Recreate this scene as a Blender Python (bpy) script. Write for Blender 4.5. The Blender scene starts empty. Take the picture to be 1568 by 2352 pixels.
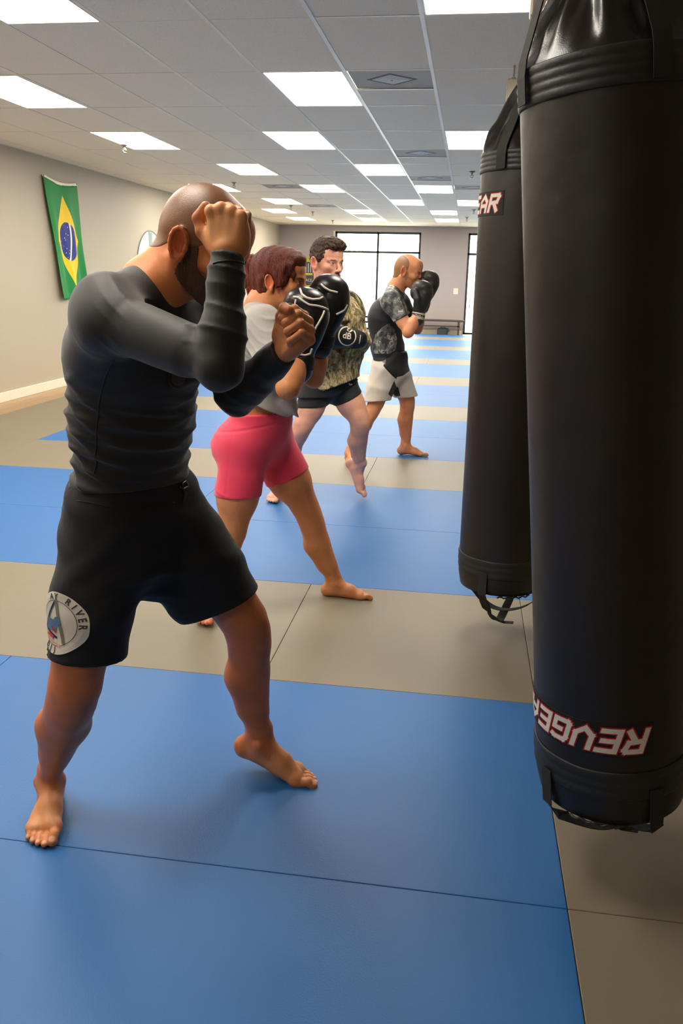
import bpy, bmesh, math, random
import numpy as np
from mathutils import Vector, Matrix
from mathutils.bvhtree import BVHTree
random.seed(7)
rng = np.random.default_rng(5)
C = bpy.context.scene.collection
V = Vector
def A(*a): return np.array(a if len(a) > 1 else a[0], float)
def nrm(v):
    v = np.asarray(v, float); return v / np.linalg.norm(v)

# ---------------------------------------------------------------- camera (calibrated on the ceiling grid and the mats)
FPX, PITCH, YAW, ROLL = 1882.83, .2796, -.1440, .0218
CAMZ = 1.48
_cp, _sp, _cy, _sy = math.cos(PITCH), math.sin(PITCH), math.cos(YAW), math.sin(YAW)
CF = A(_sy*_cp, _cy*_cp, -_sp); _R = A(_cy, -_sy, 0.); _U = np.cross(_R, CF)
CR = math.cos(ROLL)*_R + math.sin(ROLL)*_U
CU = -math.sin(ROLL)*_R + math.cos(ROLL)*_U
CO = A(0, 0, CAMZ)
def ray(x, y): return CF + CR*(x-784)/FPX - CU*(y-1176)/FPX
def at(x, y, Y):
    "point seen in direction (x, y) at distance Y down the room"
    d = ray(x, y); return CO + d*(Y/d[1])
def onz(x, y, z):
    d = ray(x, y); return CO + d*((z-CAMZ)/d[2])
def zc(P): return float(np.dot(np.asarray(P)-CO, CF))
def mpp(P): return zc(P)/FPX          # metres per pixel at P

# ---------------------------------------------------------------- materials
def new_mat(name):
    m = bpy.data.materials.new(name); m.use_nodes = True
    nt = m.node_tree; b = nt.nodes['Principled BSDF']
    return m, nt, b
def srgb(r, g, b):
    f = lambda c: ((c/255+.055)/1.055)**2.4 if c/255 > .04045 else c/255/12.92
    return (f(r), f(g), f(b), 1)
def nd(nt, t, **k):
    n = nt.nodes.new(t)
    for a, v in k.items():
        if a in n.inputs: n.inputs[a].default_value = v
        else: setattr(n, a, v)
    return n
def coords(nt, scale=(1, 1, 1), obj=True):
    tc = nt.nodes.new('ShaderNodeTexCoord'); mp = nt.nodes.new('ShaderNodeMapping')
    mp.inputs['Scale'].default_value = scale
    nt.links.new(tc.outputs['Object' if obj else 'Generated'], mp.inputs['Vector']); return mp.outputs[0]
def mat(name, col, rough=.6, metal=0, noise=None, nscale=20, namt=.08, bump=0, bscale=80, spec=.5, sheen=0, coat=0, bstretch=(1,1,1), sub=0):
    m, nt, b = new_mat(name); c = col if len(col) == 4 else srgb(*col)
    b.inputs['Roughness'].default_value = rough; b.inputs['Metallic'].default_value = metal
    b.inputs['Specular IOR Level'].default_value = spec
    if sheen: b.inputs['Sheen Weight'].default_value = sheen
    if coat: b.inputs['Coat Weight'].default_value = coat; b.inputs['Coat Roughness'].default_value = .2
    if sub:
        b.inputs['Subsurface Weight'].default_value = sub; b.inputs['Subsurface Radius'].default_value = (.02, .008, .004); b.inputs['Subsurface Scale'].default_value = .5
    vec = coords(nt)
    n = nd(nt, 'ShaderNodeTexNoise', Scale=nscale, Detail=4.0); nt.links.new(vec, n.inputs['Vector'])
    mx = nd(nt, 'ShaderNodeMix', data_type='RGBA'); mx.inputs[6].default_value = tuple(x*(1-namt) for x in c[:3])+(1,)
    c2 = noise if noise else tuple(min(1, x*(1+namt)) for x in c[:3])+(1,)
    mx.inputs[7].default_value = c2
    nt.links.new(n.outputs[0], mx.inputs[0]); nt.links.new(mx.outputs[2], b.inputs['Base Color'])
    if bump:
        v2 = coords(nt, bstretch)
        n2 = nd(nt, 'ShaderNodeTexNoise', Scale=bscale, Detail=5.0); nt.links.new(v2, n2.inputs['Vector'])
        bp = nd(nt, 'ShaderNodeBump', Strength=bump, Distance=.004); nt.links.new(n2.outputs[0], bp.inputs['Height'])
        nt.links.new(bp.outputs[0], b.inputs['Normal'])
    return m
def emis(name, col, strength):
    m, nt, b = new_mat(name)
    b.inputs['Base Color'].default_value = (.8, .8, .8, 1)
    b.inputs['Emission Color'].default_value = col; b.inputs['Emission Strength'].default_value = strength
    return m

# ---------------------------------------------------------------- objects
def link(o, parent=None):
    C.objects.link(o)
    if parent is not None: o.parent = parent; o.matrix_parent_inverse = parent.matrix_world.inverted() if parent.matrix_world else Matrix()
    return o
def mesh_obj(name, verts, faces, m=None, parent=None, smooth=False):
    me = bpy.data.meshes.new(name)
    me.from_pydata([tuple(v) for v in verts], [], [tuple(f) for f in faces]); me.update()
    if smooth: me.polygons.foreach_set('use_smooth', [True]*len(me.polygons))
    o = bpy.data.objects.new(name, me)
    if m: me.materials.append(m)
    put(o, parent); return o
def put(o, parent):
    C.objects.link(o)
    if parent is not None:
        o.parent = parent
        # geometry is written in world space: take the parent's own placement away again
        o.matrix_parent_inverse = Matrix.Translation(-_wloc(parent))
def _wloc(p):
    return p['_wl'] if False else WL.get(p.name, V((0, 0, 0)))
WL = {}
def tag(o, label=None, cat=None, group=None, kind=None):
    if label: o['label'] = label
    if cat: o['category'] = cat
    if group: o['group'] = group
    if kind: o['kind'] = kind
    return o
def empty(name, loc, label=None, cat=None, group=None):
    o = bpy.data.objects.new(name, None); o.empty_display_size = .1; o.location = tuple(loc); C.objects.link(o)
    WL[o.name] = V(tuple(loc)); tag(o, label, cat, group); return o
class MB:
    "collects shapes into one mesh"
    def __init__(s): s.v = []; s.f = []
    def add(s, v, f):
        n = len(s.v); s.v += [tuple(x) for x in v]; s.f += [tuple(i+n for i in q) for q in f]; return s
    def box(s, lo, hi, bev=0):
        if bev:
            bm = bmesh.new(); bmesh.ops.create_cube(bm, size=1)
            for v in bm.verts: v.co = V([lo[i]+(v.co[i]+.5)*(hi[i]-lo[i]) for i in range(3)])
            bmesh.ops.bevel(bm, geom=bm.edges[:], offset=bev, segments=2, affect='EDGES', profile=.5)
            bm.verts.index_update(); r = s.add([v.co[:] for v in bm.verts], [[v.index for v in f.verts] for f in bm.faces]); bm.free(); return r
        x0, y0, z0 = lo; x1, y1, z1 = hi
        return s.add([(x0,y0,z0),(x1,y0,z0),(x1,y1,z0),(x0,y1,z0),(x0,y0,z1),(x1,y0,z1),(x1,y1,z1),(x0,y1,z1)],
                     [(0,3,2,1),(4,5,6,7),(0,1,5,4),(1,2,6,5),(2,3,7,6),(3,0,4,7)])
    def tube(s, pts, r, n=10, closed=False, flat=None):
        "swept tube; r a number or a list; flat=(w,h) makes a strap"
        pts = [A(p) for p in pts]; m = len(pts); rs = r if hasattr(r, '__len__') else [r]*m
        up = None; rings = []
        for i, p in enumerate(pts):
            if closed: t = pts[(i+1) % m]-pts[i-1]
            else: t = pts[min(i+1, m-1)]-pts[max(i-1, 0)]
            t = nrm(t)
            if up is None:
                up = A(0, 0, 1) if abs(t[2]) < .9 else A(1, 0, 0)
            a = np.cross(t, up); a = nrm(a); b = np.cross(a, t); up = b
            ring = []
            for k in range(n):
                q = 2*math.pi*k/n; ring.append(p+a*math.cos(q)*rs[i]+b*math.sin(q)*rs[i])
            rings.append(ring)
        v = [x for rg in rings for x in rg]; f = []
        for i in range(m-1 if not closed else m):
            for k in range(n):
                f.append((i*n+k, i*n+(k+1) % n, ((i+1) % m)*n+(k+1) % n, ((i+1) % m)*n+k))
        if not closed: f.append(tuple(range(n))[::-1]); f.append(tuple((m-1)*n+k for k in range(n)))
        return s.add(v, f)
    def strap(s, pts, nors, w, t):
        "flat webbing along pts; nors = outward normals"
        v = []; f = []; m = len(pts)
        for i in range(m):
            p = A(pts[i]); d = nrm(A(pts[min(i+1, m-1)])-A(pts[max(i-1, 0)])); n = nrm(nors[i]); n = nrm(n-d*np.dot(n, d)); sd = np.cross(d, n)
            for a, b in ((-1, -1), (1, -1), (1, 1), (-1, 1)): v.append(p+sd*a*w/2+n*b*t/2)
        for i in range(m-1):
            for k in range(4): f.append((i*4+k, (i+1)*4+k, (i+1)*4+(k+1) % 4, i*4+(k+1) % 4))
        f.append((0, 1, 2, 3)); f.append(tuple((m-1)*4+k for k in (3, 2, 1, 0)))
        return s.add(v, f)
    def lathe(s, prof, o=(0, 0, 0), n=32, ax=(0, 0, 1), cap=True):
        "prof: (r, h) pairs along axis"
        ax = nrm(ax); a = nrm(np.cross(ax, (1, 0, 0) if abs(ax[0]) < .9 else (0, 1, 0))); b = np.cross(ax, a); v = []; f = []
        for r, h in prof:
            for k in range(n):
                q = 2*math.pi*k/n; v.append(A(o)+ax*h+a*r*math.cos(q)+b*r*math.sin(q))
        for i in range(len(prof)-1):
            for k in range(n): f.append((i*n+k, i*n+(k+1) % n, (i+1)*n+(k+1) % n, (i+1)*n+k))
        if cap: f.append(tuple(range(n))[::-1]); f.append(tuple((len(prof)-1)*n+k for k in range(n)))
        return s.add(v, f)
    def build(s, name, m, parent=None, smooth=False, fixn=True):
        o = mesh_obj(name, s.v, s.f, m, parent, smooth)
        if fixn:
            bm = bmesh.new(); bm.from_mesh(o.data); bmesh.ops.recalc_face_normals(bm, faces=bm.faces[:]); bm.to_mesh(o.data); bm.free()
        return o
# ================================================================ THE ROOM
XL, XR, YN, YF, ZC, ZF = -5.41, 4.1, -4.2, 24.0, 2.862, -.04
GX, GY, TW, TD = -.9595, 5.0643, .6096, 1.2192      # ceiling grid origin and tile size
E0, M0, MS = .3304, 1.734, 1.023                    # mat seams
def wall_mat(name, c1, c2):
    m, nt, b = new_mat(name); vec = coords(nt)
    n = nd(nt, 'ShaderNodeTexNoise', Scale=.8, Detail=3.0); nt.links.new(vec, n.inputs['Vector'])
    mx = nd(nt, 'ShaderNodeMix', data_type='RGBA'); mx.inputs[6].default_value = c1; mx.inputs[7].default_value = c2
    nt.links.new(n.outputs[0], mx.inputs[0]); nt.links.new(mx.outputs[2], b.inputs['Base Color'])
    n2 = nd(nt, 'ShaderNodeTexNoise', Scale=300., Detail=3.0); nt.links.new(vec, n2.inputs['Vector'])
    bp = nd(nt, 'ShaderNodeBump', Strength=.12, Distance=.002); nt.links.new(n2.outputs[0], bp.inputs['Height']); nt.links.new(bp.outputs[0], b.inputs['Normal'])
    b.inputs['Roughness'].default_value = .55; b.inputs['Specular IOR Level'].default_value = .3
    return m
M_wall = wall_mat('wall_paint', srgb(180, 168, 147), srgb(186, 174, 153))
M_wallfar = wall_mat('wall_paint_far', srgb(170, 160, 158), srgb(176, 166, 163))
M_trim = mat('white_trim', (235, 226, 205), .4)
M_frame = mat('dark_bronze_frame', (28, 34, 30), .4)
# ceiling tile material: fissured mineral fibre
m, nt, b = new_mat('ceiling_tile'); M_tile = m
vec = coords(nt); n = nd(nt, 'ShaderNodeTexNoise', Scale=120., Detail=6.0, Roughness=.7); nt.links.new(vec, n.inputs['Vector'])
cr = nd(nt, 'ShaderNodeValToRGB'); cr.color_ramp.elements[0].position = .35; cr.color_ramp.elements[0].color = srgb(238, 224, 198); cr.color_ramp.elements[1].position = .5; cr.color_ramp.elements[1].color = srgb(253, 241, 216)
nt.links.new(n.outputs[0], cr.inputs[0]); nt.links.new(cr.outputs[0], b.inputs['Base Color'])
bp = nd(nt, 'ShaderNodeBump', Strength=.25, Distance=.003); nt.links.new(n.outputs[0], bp.inputs['Height']); nt.links.new(bp.outputs[0], b.inputs['Normal'])
b.inputs['Roughness'].default_value = .9
M_grid = mat('ceiling_grid_white', (240, 230, 212), .35)
M_lamp = emis('light_diffuser', (1, .93, .82, 1), 5.2)
M_metal = mat('galvanised_metal', (150, 145, 135), .35, 1)

s = MB().box((XL-.15, YN-.15, ZF-.12), (XR+.15, YF+.2, ZF)).build('floor', None)
m, nt, b = new_mat('wood_plank_floor')
tc = nt.nodes.new('ShaderNodeTexCoord'); sx = nt.nodes.new('ShaderNodeSeparateXYZ'); cx = nt.nodes.new('ShaderNodeCombineXYZ')
nt.links.new(tc.outputs['Object'], sx.inputs[0]); nt.links.new(sx.outputs['Y'], cx.inputs['X']); nt.links.new(sx.outputs['X'], cx.inputs['Y'])
br = nd(nt, 'ShaderNodeTexBrick', Scale=1.0); br.inputs['Color1'].default_value = srgb(188, 152, 104); br.inputs['Color2'].default_value = srgb(170, 132, 86); br.inputs['Mortar'].default_value = srgb(96, 70, 44)
br.inputs['Mortar Size'].default_value = .0015; br.inputs['Brick Width'].default_value = 1.2; br.inputs['Row Height'].default_value = .15
nt.links.new(cx.outputs[0], br.inputs['Vector'])
mp = nt.nodes.new('ShaderNodeMapping'); mp.inputs['Scale'].default_value = (25, 2, 1); nt.links.new(tc.outputs['Object'], mp.inputs[0])
n = nd(nt, 'ShaderNodeTexNoise', Scale=4., Detail=6.); nt.links.new(mp.outputs[0], n.inputs['Vector'])
mx = nd(nt, 'ShaderNodeMix', data_type='RGBA', blend_type='MULTIPLY'); mx.inputs[0].default_value = .45
nt.links.new(br.outputs[0], mx.inputs[6]); nt.links.new(n.outputs[0], mx.inputs[7]); nt.links.new(mx.outputs[2], b.inputs['Base Color']); b.inputs['Roughness'].default_value = .35
s.data.materials.append(m); tag(s, kind='structure')
# walls
o = MB().box((XL-.15, YN-.15, ZF), (XL, YF+.2, ZC+.1)).build('wall_left', M_wall); tag(o, kind='structure')
o = MB().box((XR, YN-.15, ZF), (XR+.15, YF+.2, ZC+.1)).build('wall_right', M_wall); tag(o, kind='structure')
o = MB().box((XL, YN-.15, ZF), (XR, YN, ZC+.1)).build('wall_near', M_wall); tag(o, kind='structure')
WX0, WX1, WT, WB = -3.83, -1.42, 2.70, .03          # far window
DX0, DX1 = -.12, .95                                # far glass door
w = MB(); T = .2
w.box((XL, YF, ZF), (WX0, YF+T, ZC+.1)); w.box((WX0, YF, WT), (WX1, YF+T, ZC+.1)); w.box((WX0, YF, ZF), (WX1, YF+T, WB))
w.box((WX1, YF, ZF), (DX0, YF+T, ZC+.1)); w.box((DX0, YF, WT), (DX1, YF+T, ZC+.1)); w.box((DX1, YF, ZF), (2.4, YF+T, ZC+.1))
w.box((2.4, YF, WT), (3.7, YF+T, ZC+.1)); w.box((3.7, YF, ZF), (XR, YF+T, ZC+.1))
o = w.build('wall_far', M_wallfar); tag(o, kind='structure')
# glass
m, nt, b = new_mat('window_glass'); M_glass = m
tr = nt.nodes.new('ShaderNodeBsdfTransparent'); gl = nt.nodes.new('ShaderNodeBsdfGlossy'); gl.inputs['Roughness'].default_value = .02
tr.inputs[0].default_value = (.93, .97, .95, 1)
ms = nt.nodes.new('ShaderNodeMixShader'); ms.inputs[0].default_value = .06
nt.links.new(tr.outputs[0], ms.inputs[1]); nt.links.new(gl.outputs[0], ms.inputs[2]); nt.links.new(ms.outputs[0], nt.nodes['Material Output'].inputs[0])
def glazed(name, x0, x1, z0, z1, vs, hs, door=False):
    f = MB(); y0, y1 = YF+.05, YF+.12; t = .055
    f.box((x0, y0, z0), (x0+t, y1, z1)); f.box((x1-t, y0, z0), (x1, y1, z1)); f.box((x0, y0, z1-t), (x1, y1, z1)); f.box((x0, y0, z0), (x1, y1, z0+t))
    for x in vs: f.box((x-t/2, y0, z0), (x+t/2, y1, z1))
    for xa, xb, z in hs: f.box((xa, y0, z-t/2), (xb, y1, z+t/2))
    g = MB().box((x0+.01, YF+.08, z0+.01), (x1-.01, YF+.088, z1-.01)).build(name, M_glass); tag(g, kind='structure')
    fr = f.build('window_frame', M_frame, g)
    return g
xm = -2.62
glazed('window_1', WX0, WX1, WB, WT, [xm], [(WX0, WX1, 2.16), (WX0, WX1, .385), (WX0, WX1, .24)])
g = glazed('door_1', DX0, DX1, ZF+.01, WT, [], [(DX0, DX1, 2.15)])
MB().tube([(DX0+.14, YF+.03, .7), (DX0+.14, YF-.0, .72), (DX0+.14, YF-.0, 1.0), (DX0+.14, YF+.03, 1.02)], .012).build('door_handle', M_metal, g, True)
glazed('window_2', 2.4, 3.7, .03, WT, [3.05], [(2.4, 3.7, 2.16)])
# trims
o = MB().box((XL, YN, ZF), (XL+.018, YF, .074), .004).build('baseboard_left', M_trim); tag(o, kind='structure')
f = MB().box((XL, YF-.018, ZF), (WX0-.03, YF, .074)).box((WX1+.03, YF-.018, ZF), (DX0-.03, YF, .074)).build('baseboard_far', M_trim); tag(f, kind='structure')
o = MB().box((WX0-.05, YF-.012, WB), (WX0-.004, YF, WT+.01)).build('trim_1', M_trim); tag(o, kind='structure')
# ceiling slab above, grid and tiles in one structure
rows = range(-7, 16)
lamps = [(-3,-1),(1,-1),(-5,1),(-1,1),(-5,3),(-2,3),(1,3),(-4,5),(-1,5),(-6,7),(-3,7),(0,7),(-5,9),(-1,9),(-6,11),(-3,11),(0,11),
         (-6,13),(-3,13),(0,13),(1,9),(3,7),(3,11),(3,13),(-1,-3),(-4,-3),(-6,-1),(-3,-6)]  # two unseen left panels near the camera are added to light the front man
vents = [(0,1.0),(0,4.0),(0,6.0),(-4,7.0),(1,7.0),(-4,10.0),(3,3.0)]
skipc = set(lamps)
o = MB().box((XL, YN, ZC+.05), (XR, YF, ZC+.1)).build('ceiling', M_tile)
cols = range(-8, 9)
tl = MB()
cut = {}
for (c, r) in vents: cut[(c, int(r))] = True
def cell(c, r): return GX+c*TW, GX+(c+1)*TW, GY+r*TD, GY+(r+1)*TD
ME = MB()
for c in cols:
    for r in rows:
        x0, x1, y0, y1 = cell(c, r)
        if x1 < XL or x0 > XR or y1 < YN or y0 > YF or (c, r) in skipc: continue
        x0, x1, y0, y1 = max(x0, XL), min(x1, XR), max(y0, YN), min(y1, YF)
        if (c, r) in cut: y0 = y0+TD/2
        j = random.uniform(-.0015, .0015)
        ME.box((x0+.008, y0+.008, ZC+.002+j), (x1-.008, y1-.008, ZC+.02+j))
tiles = ME.build('ceiling_tiles', M_tile, o); tag(o, kind='structure')
gr = MB(); gw = .012
for c in range(-8, 10):
    x = GX+c*TW
    if XL < x < XR: gr.box((x-gw, YN, ZC-.001), (x+gw, YF, ZC+.006))
for r in range(-7, 17):
    y = GY+r*TD
    if YN < y < YF: gr.box((XL, y-gw*.6, ZC), (XR, y+gw*.6, ZC+.005))
for (c, r) in cut:
    x0, x1, y0, y1 = cell(c, r); gr.box((x0, y0+TD/2-gw, ZC), (x1, y0+TD/2+gw, ZC+.005))
gr.box((XL, YN, ZC-.004), (XL+.022, YF, ZC+.004)); gr.box((XL, YF-.022, ZC-.004), (XR, YF, ZC+.004))
gr.build('ceiling_grid', M_grid, o)
place = {-1: 'in the nearest partly visible lamp row', 1: 'in the second lamp row from the camera', 3: 'in the third lamp row', 5: 'in the fourth lamp row', 7: 'in the fifth lamp row', 9: 'in the sixth lamp row', 11: 'in the seventh lamp row', 13: 'in the row by the far wall', -3: 'behind the camera', -6: 'at the back wall behind the camera'}
seen = {}
side = lambda c, r: {0: 'leftmost', 1: 'second from left', 2: 'third from left', 3: 'fourth from left', 4: 'fifth from left', 5:'sixth from left'}[sorted(k for k, q in lamps if q == r).index(c)]
first = None
for (c, r) in lamps:
    x0, x1, y0, y1 = cell(c, r)
    e = empty('ceiling_light', ((x0+x1)/2, (y0+y1)/2, ZC), 'white ceiling panel light, %s %s' % (side(c, r), place[r]), 'ceiling light', 'ceiling panel lights')
    if first is None:
        hx, hy = TW/2, TD/2; cx0, cy0 = (x0+x1)/2, (y0+y1)/2
        d = MB().box((cx0-hx+.022, cy0-hy+.022, ZC+.004), (cx0+hx-.022, cy0+hy-.022, ZC+.012)).build('diffuser', M_lamp, e)
        f = MB(); a, bb = .013, .024
        for q in ((-hx+a, -hx+bb, -hy+a, hy-a), (hx-bb, hx-a, -hy+a, hy-a)): f.box((cx0+q[0], cy0+q[2], ZC-.002), (cx0+q[1], cy0+q[3], ZC+.03))
        for q in ((-hy+a, -hy+bb), (hy-bb, hy-a)): f.box((cx0-hx+a, cy0+q[0], ZC-.002), (cx0+hx-a, cy0+q[1], ZC+.03))
        fo = f.build('frame', M_grid, e); first = (e, d, fo)
    else:
        for src in first[1:]:
            k = src.copy(); C.objects.link(k); k.parent = e; k.matrix_parent_inverse = src.matrix_parent_inverse.copy()
# air diffusers
M_vdark = mat('vent_dark', (96, 94, 90), .7)  # dark outline painted in for shading the flat vent diamond lacks
M_vlight = mat('vent_light', (205, 203, 198), .6)  # paler centre brings out the diamond in place of shading
M_vent = mat('vent_metal', (172, 164, 148), .6, 0, bump=.3, bscale=160, namt=.2, nscale=9)
first = None
vl = {(0,1.0): 'square air vent with a diamond shaped centre beside the nearest middle light', (0,4.0): 'grey square air vent right of the middle ceiling lines, third from the camera', (0,6.0): 'grey square air vent in front of the small right hand lights', (-4,7.0): 'grey square air vent left of the farther middle light', (1,7.0): 'grey square air vent beside the far punching bag top', (-4,10.0): 'grey square air vent in the far left of the ceiling', (3,3.0): 'grey square air vent hidden above the punching bags'}
for (c, r) in vents:
    x0, y0 = GX+c*TW, GY+r*TD; e = empty('air_vent', (x0+TW/2, y0+TW/2, ZC), vl[(c, r)], 'air vent', 'square ceiling air vents')
    cx0, cy0, h = x0+TW/2, y0+TW/2, TW/2-.015
    if first is None:
        p = MB().box((cx0-h, cy0-h, ZC+.006), (cx0+h, cy0+h, ZC+.02)).build('plate', M_vent, e)
        q = MB(); dk = MB().add([(cx0-.185, cy0, ZC+.0045), (cx0, cy0-.185, ZC+.0045), (cx0+.185, cy0, ZC+.0045), (cx0, cy0+.185, ZC+.0045), (cx0-.185, cy0, ZC+.0065), (cx0, cy0-.185, ZC+.0065), (cx0+.185, cy0, ZC+.0065), (cx0, cy0+.185, ZC+.0065)], [(3,2,1,0), (4,5,6,7), (0,1,5,4), (1,2,6,5), (2,3,7,6), (3,0,4,7)]).build('diamond_shade_border', M_vdark, e)
        for k, (a, z) in enumerate(((.165, .0), (.13, -.004), (.09, -.002))):
            v = [(cx0-a, cy0, ZC+.006), (cx0, cy0-a, ZC+.006), (cx0+a, cy0, ZC+.006), (cx0, cy0+a, ZC+.006)]
            v2 = [(cx0-a+.03, cy0, ZC+.003-.002*k), (cx0, cy0-a+.03, ZC+.003-.002*k), (cx0+a-.03, cy0, ZC+.003-.002*k), (cx0, cy0+a-.03, ZC+.003-.002*k)]
            q.add(v+v2, [(4,5,6,7)]+[(i, (i+1) % 4, (i+1) % 4+4, i+4) for i in range(4)])
        q.tube([(cx0, cy0, ZC+.005), (cx0, cy0, ZC-.006)], .008)
        qq = q.build('diffuser_cone', M_vlight, e); first = (e, p, qq, dk)
    else:
        for src in first[1:]:
            k = src.copy(); C.objects.link(k); k.parent = e; k.matrix_parent_inverse = src.matrix_parent_inverse.copy()
# sprinklers
first = None
sp = [(285,338,'by the left light row nearest the wall'),(537,425,'above the bald man in the black shirt'),(1084,400,'left of the far punching bag top'),(1088,488,'beside the far punching bag label'),(1072,505,'nearest the far glass door'),(718,492,'between the two small left lights and the far window'),(764,512,'at the far wall above the window corner'),(668,478,'beside the last left light')]
for x, y, t in sp:
    P = onz(x, y-6, ZC); e = empty('sprinkler', P, 'small metal fire sprinkler head %s' % t, 'sprinkler', 'ceiling fire sprinklers')
    if first is None:
        px, py = P[0], P[1]; g = MB().lathe([(.0, .0), (.04, .0), (.042, -.006), (.018, -.014), (.016, -.03), (.0, -.03)], (px, py, ZC), 16, cap=False).build('escutcheon', M_metal, e, True)
        g2 = MB(); g2.tube([(px, py, ZC-.03), (px, py, ZC-.055)], .008); g2.tube([(px-.016, py, ZC-.04), (px-.02, py, ZC-.06), (px, py, ZC-.085)], .004, 6); g2.tube([(px+.016, py, ZC-.04), (px+.02, py, ZC-.06), (px, py, ZC-.085)], .004, 6)
        g2.lathe([(0, 0), (.026, 0), (.026, -.003), (0, -.003)], (px, py, ZC-.085), 12, cap=False); g2 = g2.build('spray_head', M_metal, e); first = (e, g, g2)
    else:
        for src in first[1:]:
            k = src.copy(); C.objects.link(k); k.parent = e; k.matrix_parent_inverse = src.matrix_parent_inverse.copy()

# ---------------------------------------------------------------- mats
def mat_mat(name, c1, c2, rough):
    m, nt, b = new_mat(name); vec = coords(nt)
    n = nd(nt, 'ShaderNodeTexNoise', Scale=1.6, Detail=4.0); nt.links.new(vec, n.inputs['Vector'])
    mx = nd(nt, 'ShaderNodeMix', data_type='RGBA'); mx.inputs[6].default_value = c1; mx.inputs[7].default_value = c2
    nt.links.new(n.outputs[0], mx.inputs[0]); nt.links.new(mx.outputs[2], b.inputs['Base Color'])
    v = nd(nt, 'ShaderNodeTexVoronoi', Scale=220.); nt.links.new(vec, v.inputs['Vector'])
    bp = nd(nt, 'ShaderNodeBump', Strength=.25, Distance=.0015); nt.links.new(v.outputs[0], bp.inputs['Height'])
    n3 = nd(nt, 'ShaderNodeTexNoise', Scale=5., Detail=2.); nt.links.new(vec, n3.inputs['Vector'])
    bp2 = nd(nt, 'ShaderNodeBump', Strength=.15, Distance=.01); nt.links.new(n3.outputs[0], bp2.inputs['Height']); nt.links.new(bp.outputs[0], bp2.inputs['Normal']); nt.links.new(bp2.outputs[0], b.inputs['Normal'])
    b.inputs['Roughness'].default_value = rough; b.inputs['Specular IOR Level'].default_value = .5
    return m
M_blue = mat_mat('blue_vinyl_mat', srgb(27, 96, 160), srgb(33, 103, 167), .5)
M_grey = mat_mat('grey_vinyl_mat', srgb(120, 109, 90), srgb(127, 116, 96), .5)
nums = ['first','second','third','fourth','fifth','sixth','seventh','eighth','ninth','tenth','eleventh','twelfth','thirteenth','fourteenth','fifteenth','sixteenth','seventeenth','eighteenth','nineteenth','twentieth','twenty-first','twenty-second','twenty-third','twenty-fourth','twenty-fifth','twenty-sixth','twenty-seventh']
XM0 = -4.82
proto = {}
def lay(x0, x1, k, colr, j):
    y0, y1 = M0+k*MS, M0+(k+1)*MS
    key = (colr, round(x1-x0, 3)); g = .0009
    if key not in proto:
        o = MB().box((0+g, 0+g, 0), (x1-x0-g, MS-g, .04), .0022).build('floor_mat', M_blue if colr == 'blue' else M_grey)
        proto[key] = o; o.location = (x0, y0, -.04)
    else:
        o = proto[key].copy(); C.objects.link(o); o.location = (x0, y0, -.04)
    tag(o, '%s vinyl floor mat, %s row of mats from the camera, %s from the left' % (colr, nums[k+3], nums[j]), 'floor mat', 'vinyl floor mats laid in stripes')
kmax = 20
for k in range(-3, kmax+1):
    # border strip on the left is grey, then stripes of two blue rows and one grey row
    xb = XM0+MS; lay(XM0, xb, k, 'grey', 0)
    grey = (k % 3 == 1); x1b = E0 if k <= 1 else E0+2*MS
    edges = [E0-MS*i for i in range(0, 8)]
    if grey: cuts = [E0-MS*(2*i+1) for i in range(0, 3)]
    else: cuts = [E0-MS*2*i for i in range(0, 3)]
    xs = [xb]+sorted(c for c in cuts if c > xb+.3 and c < E0-.01)+[E0]
    j = 1
    for a, bx in zip(xs[:-1], xs[1:]): lay(a, bx, k, 'grey' if grey else 'blue', j); j += 1
    lay(E0, E0+2*MS, k, 'grey' if (grey or k <= 1) else 'blue', j)
    lay(E0+2*MS, XR-.15, k, 'grey', j+1)
# ---------------------------------------------------------------- outside the far windows
M_pave = mat('pale_concrete', (215, 213, 205), .8, bump=.2)
o = MB().box((-30, YF+.2, ZF-.2), (30, YF+40, ZF-.05)).build('ground_outside', M_pave); o.name = 'pavement_outside'; tag(o, kind='structure')
M_leaf = mat('pale_leaves', (176, 192, 158), .7, namt=.3, nscale=6)
M_bark = mat('bark', (110, 95, 80), .9)
tl = ['tree outside, left of the window mullion', 'tree outside, right of the window mullion', 'tree outside behind the far glass door']
for i, (tx, ty) in enumerate(((-5.2, YF+9), (-1.0, YF+14), (2.2, YF+9))):
    e = empty('tree', (tx, ty, ZF), 'pale leafy ' + tl[i], 'tree', 'trees outside the far windows')
    MB().tube([(tx, ty, -.1), (tx+.1, ty, 1.4), (tx-.05, ty, 3.)], [.16, .12, .08]).build('trunk', M_bark, e, True)
    lf = MB(); r2 = random.Random(i)
    for q in range(500):
        a, bq, rr = r2.uniform(0, 6.28), r2.uniform(-1, 1), r2.uniform(.3, 1)**.5*1.7
        c = A(tx+rr*math.cos(a)*math.sqrt(1-bq*bq), ty+rr*math.sin(a)*math.sqrt(1-bq*bq), 3.6+rr*bq*.9); s_ = r2.uniform(.12, .25)
        u = nrm([r2.uniform(-1, 1) for _ in range(3)]); w_ = nrm(np.cross(u, [r2.uniform(-1, 1) for _ in range(3)]))
        lf.add([c-u*s_, c-w_*s_*.5, c+u*s_, c+w_*s_*.5], [(0, 1, 2, 3)])
    lf.build('foliage', M_leaf, e, fixn=False)
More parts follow.
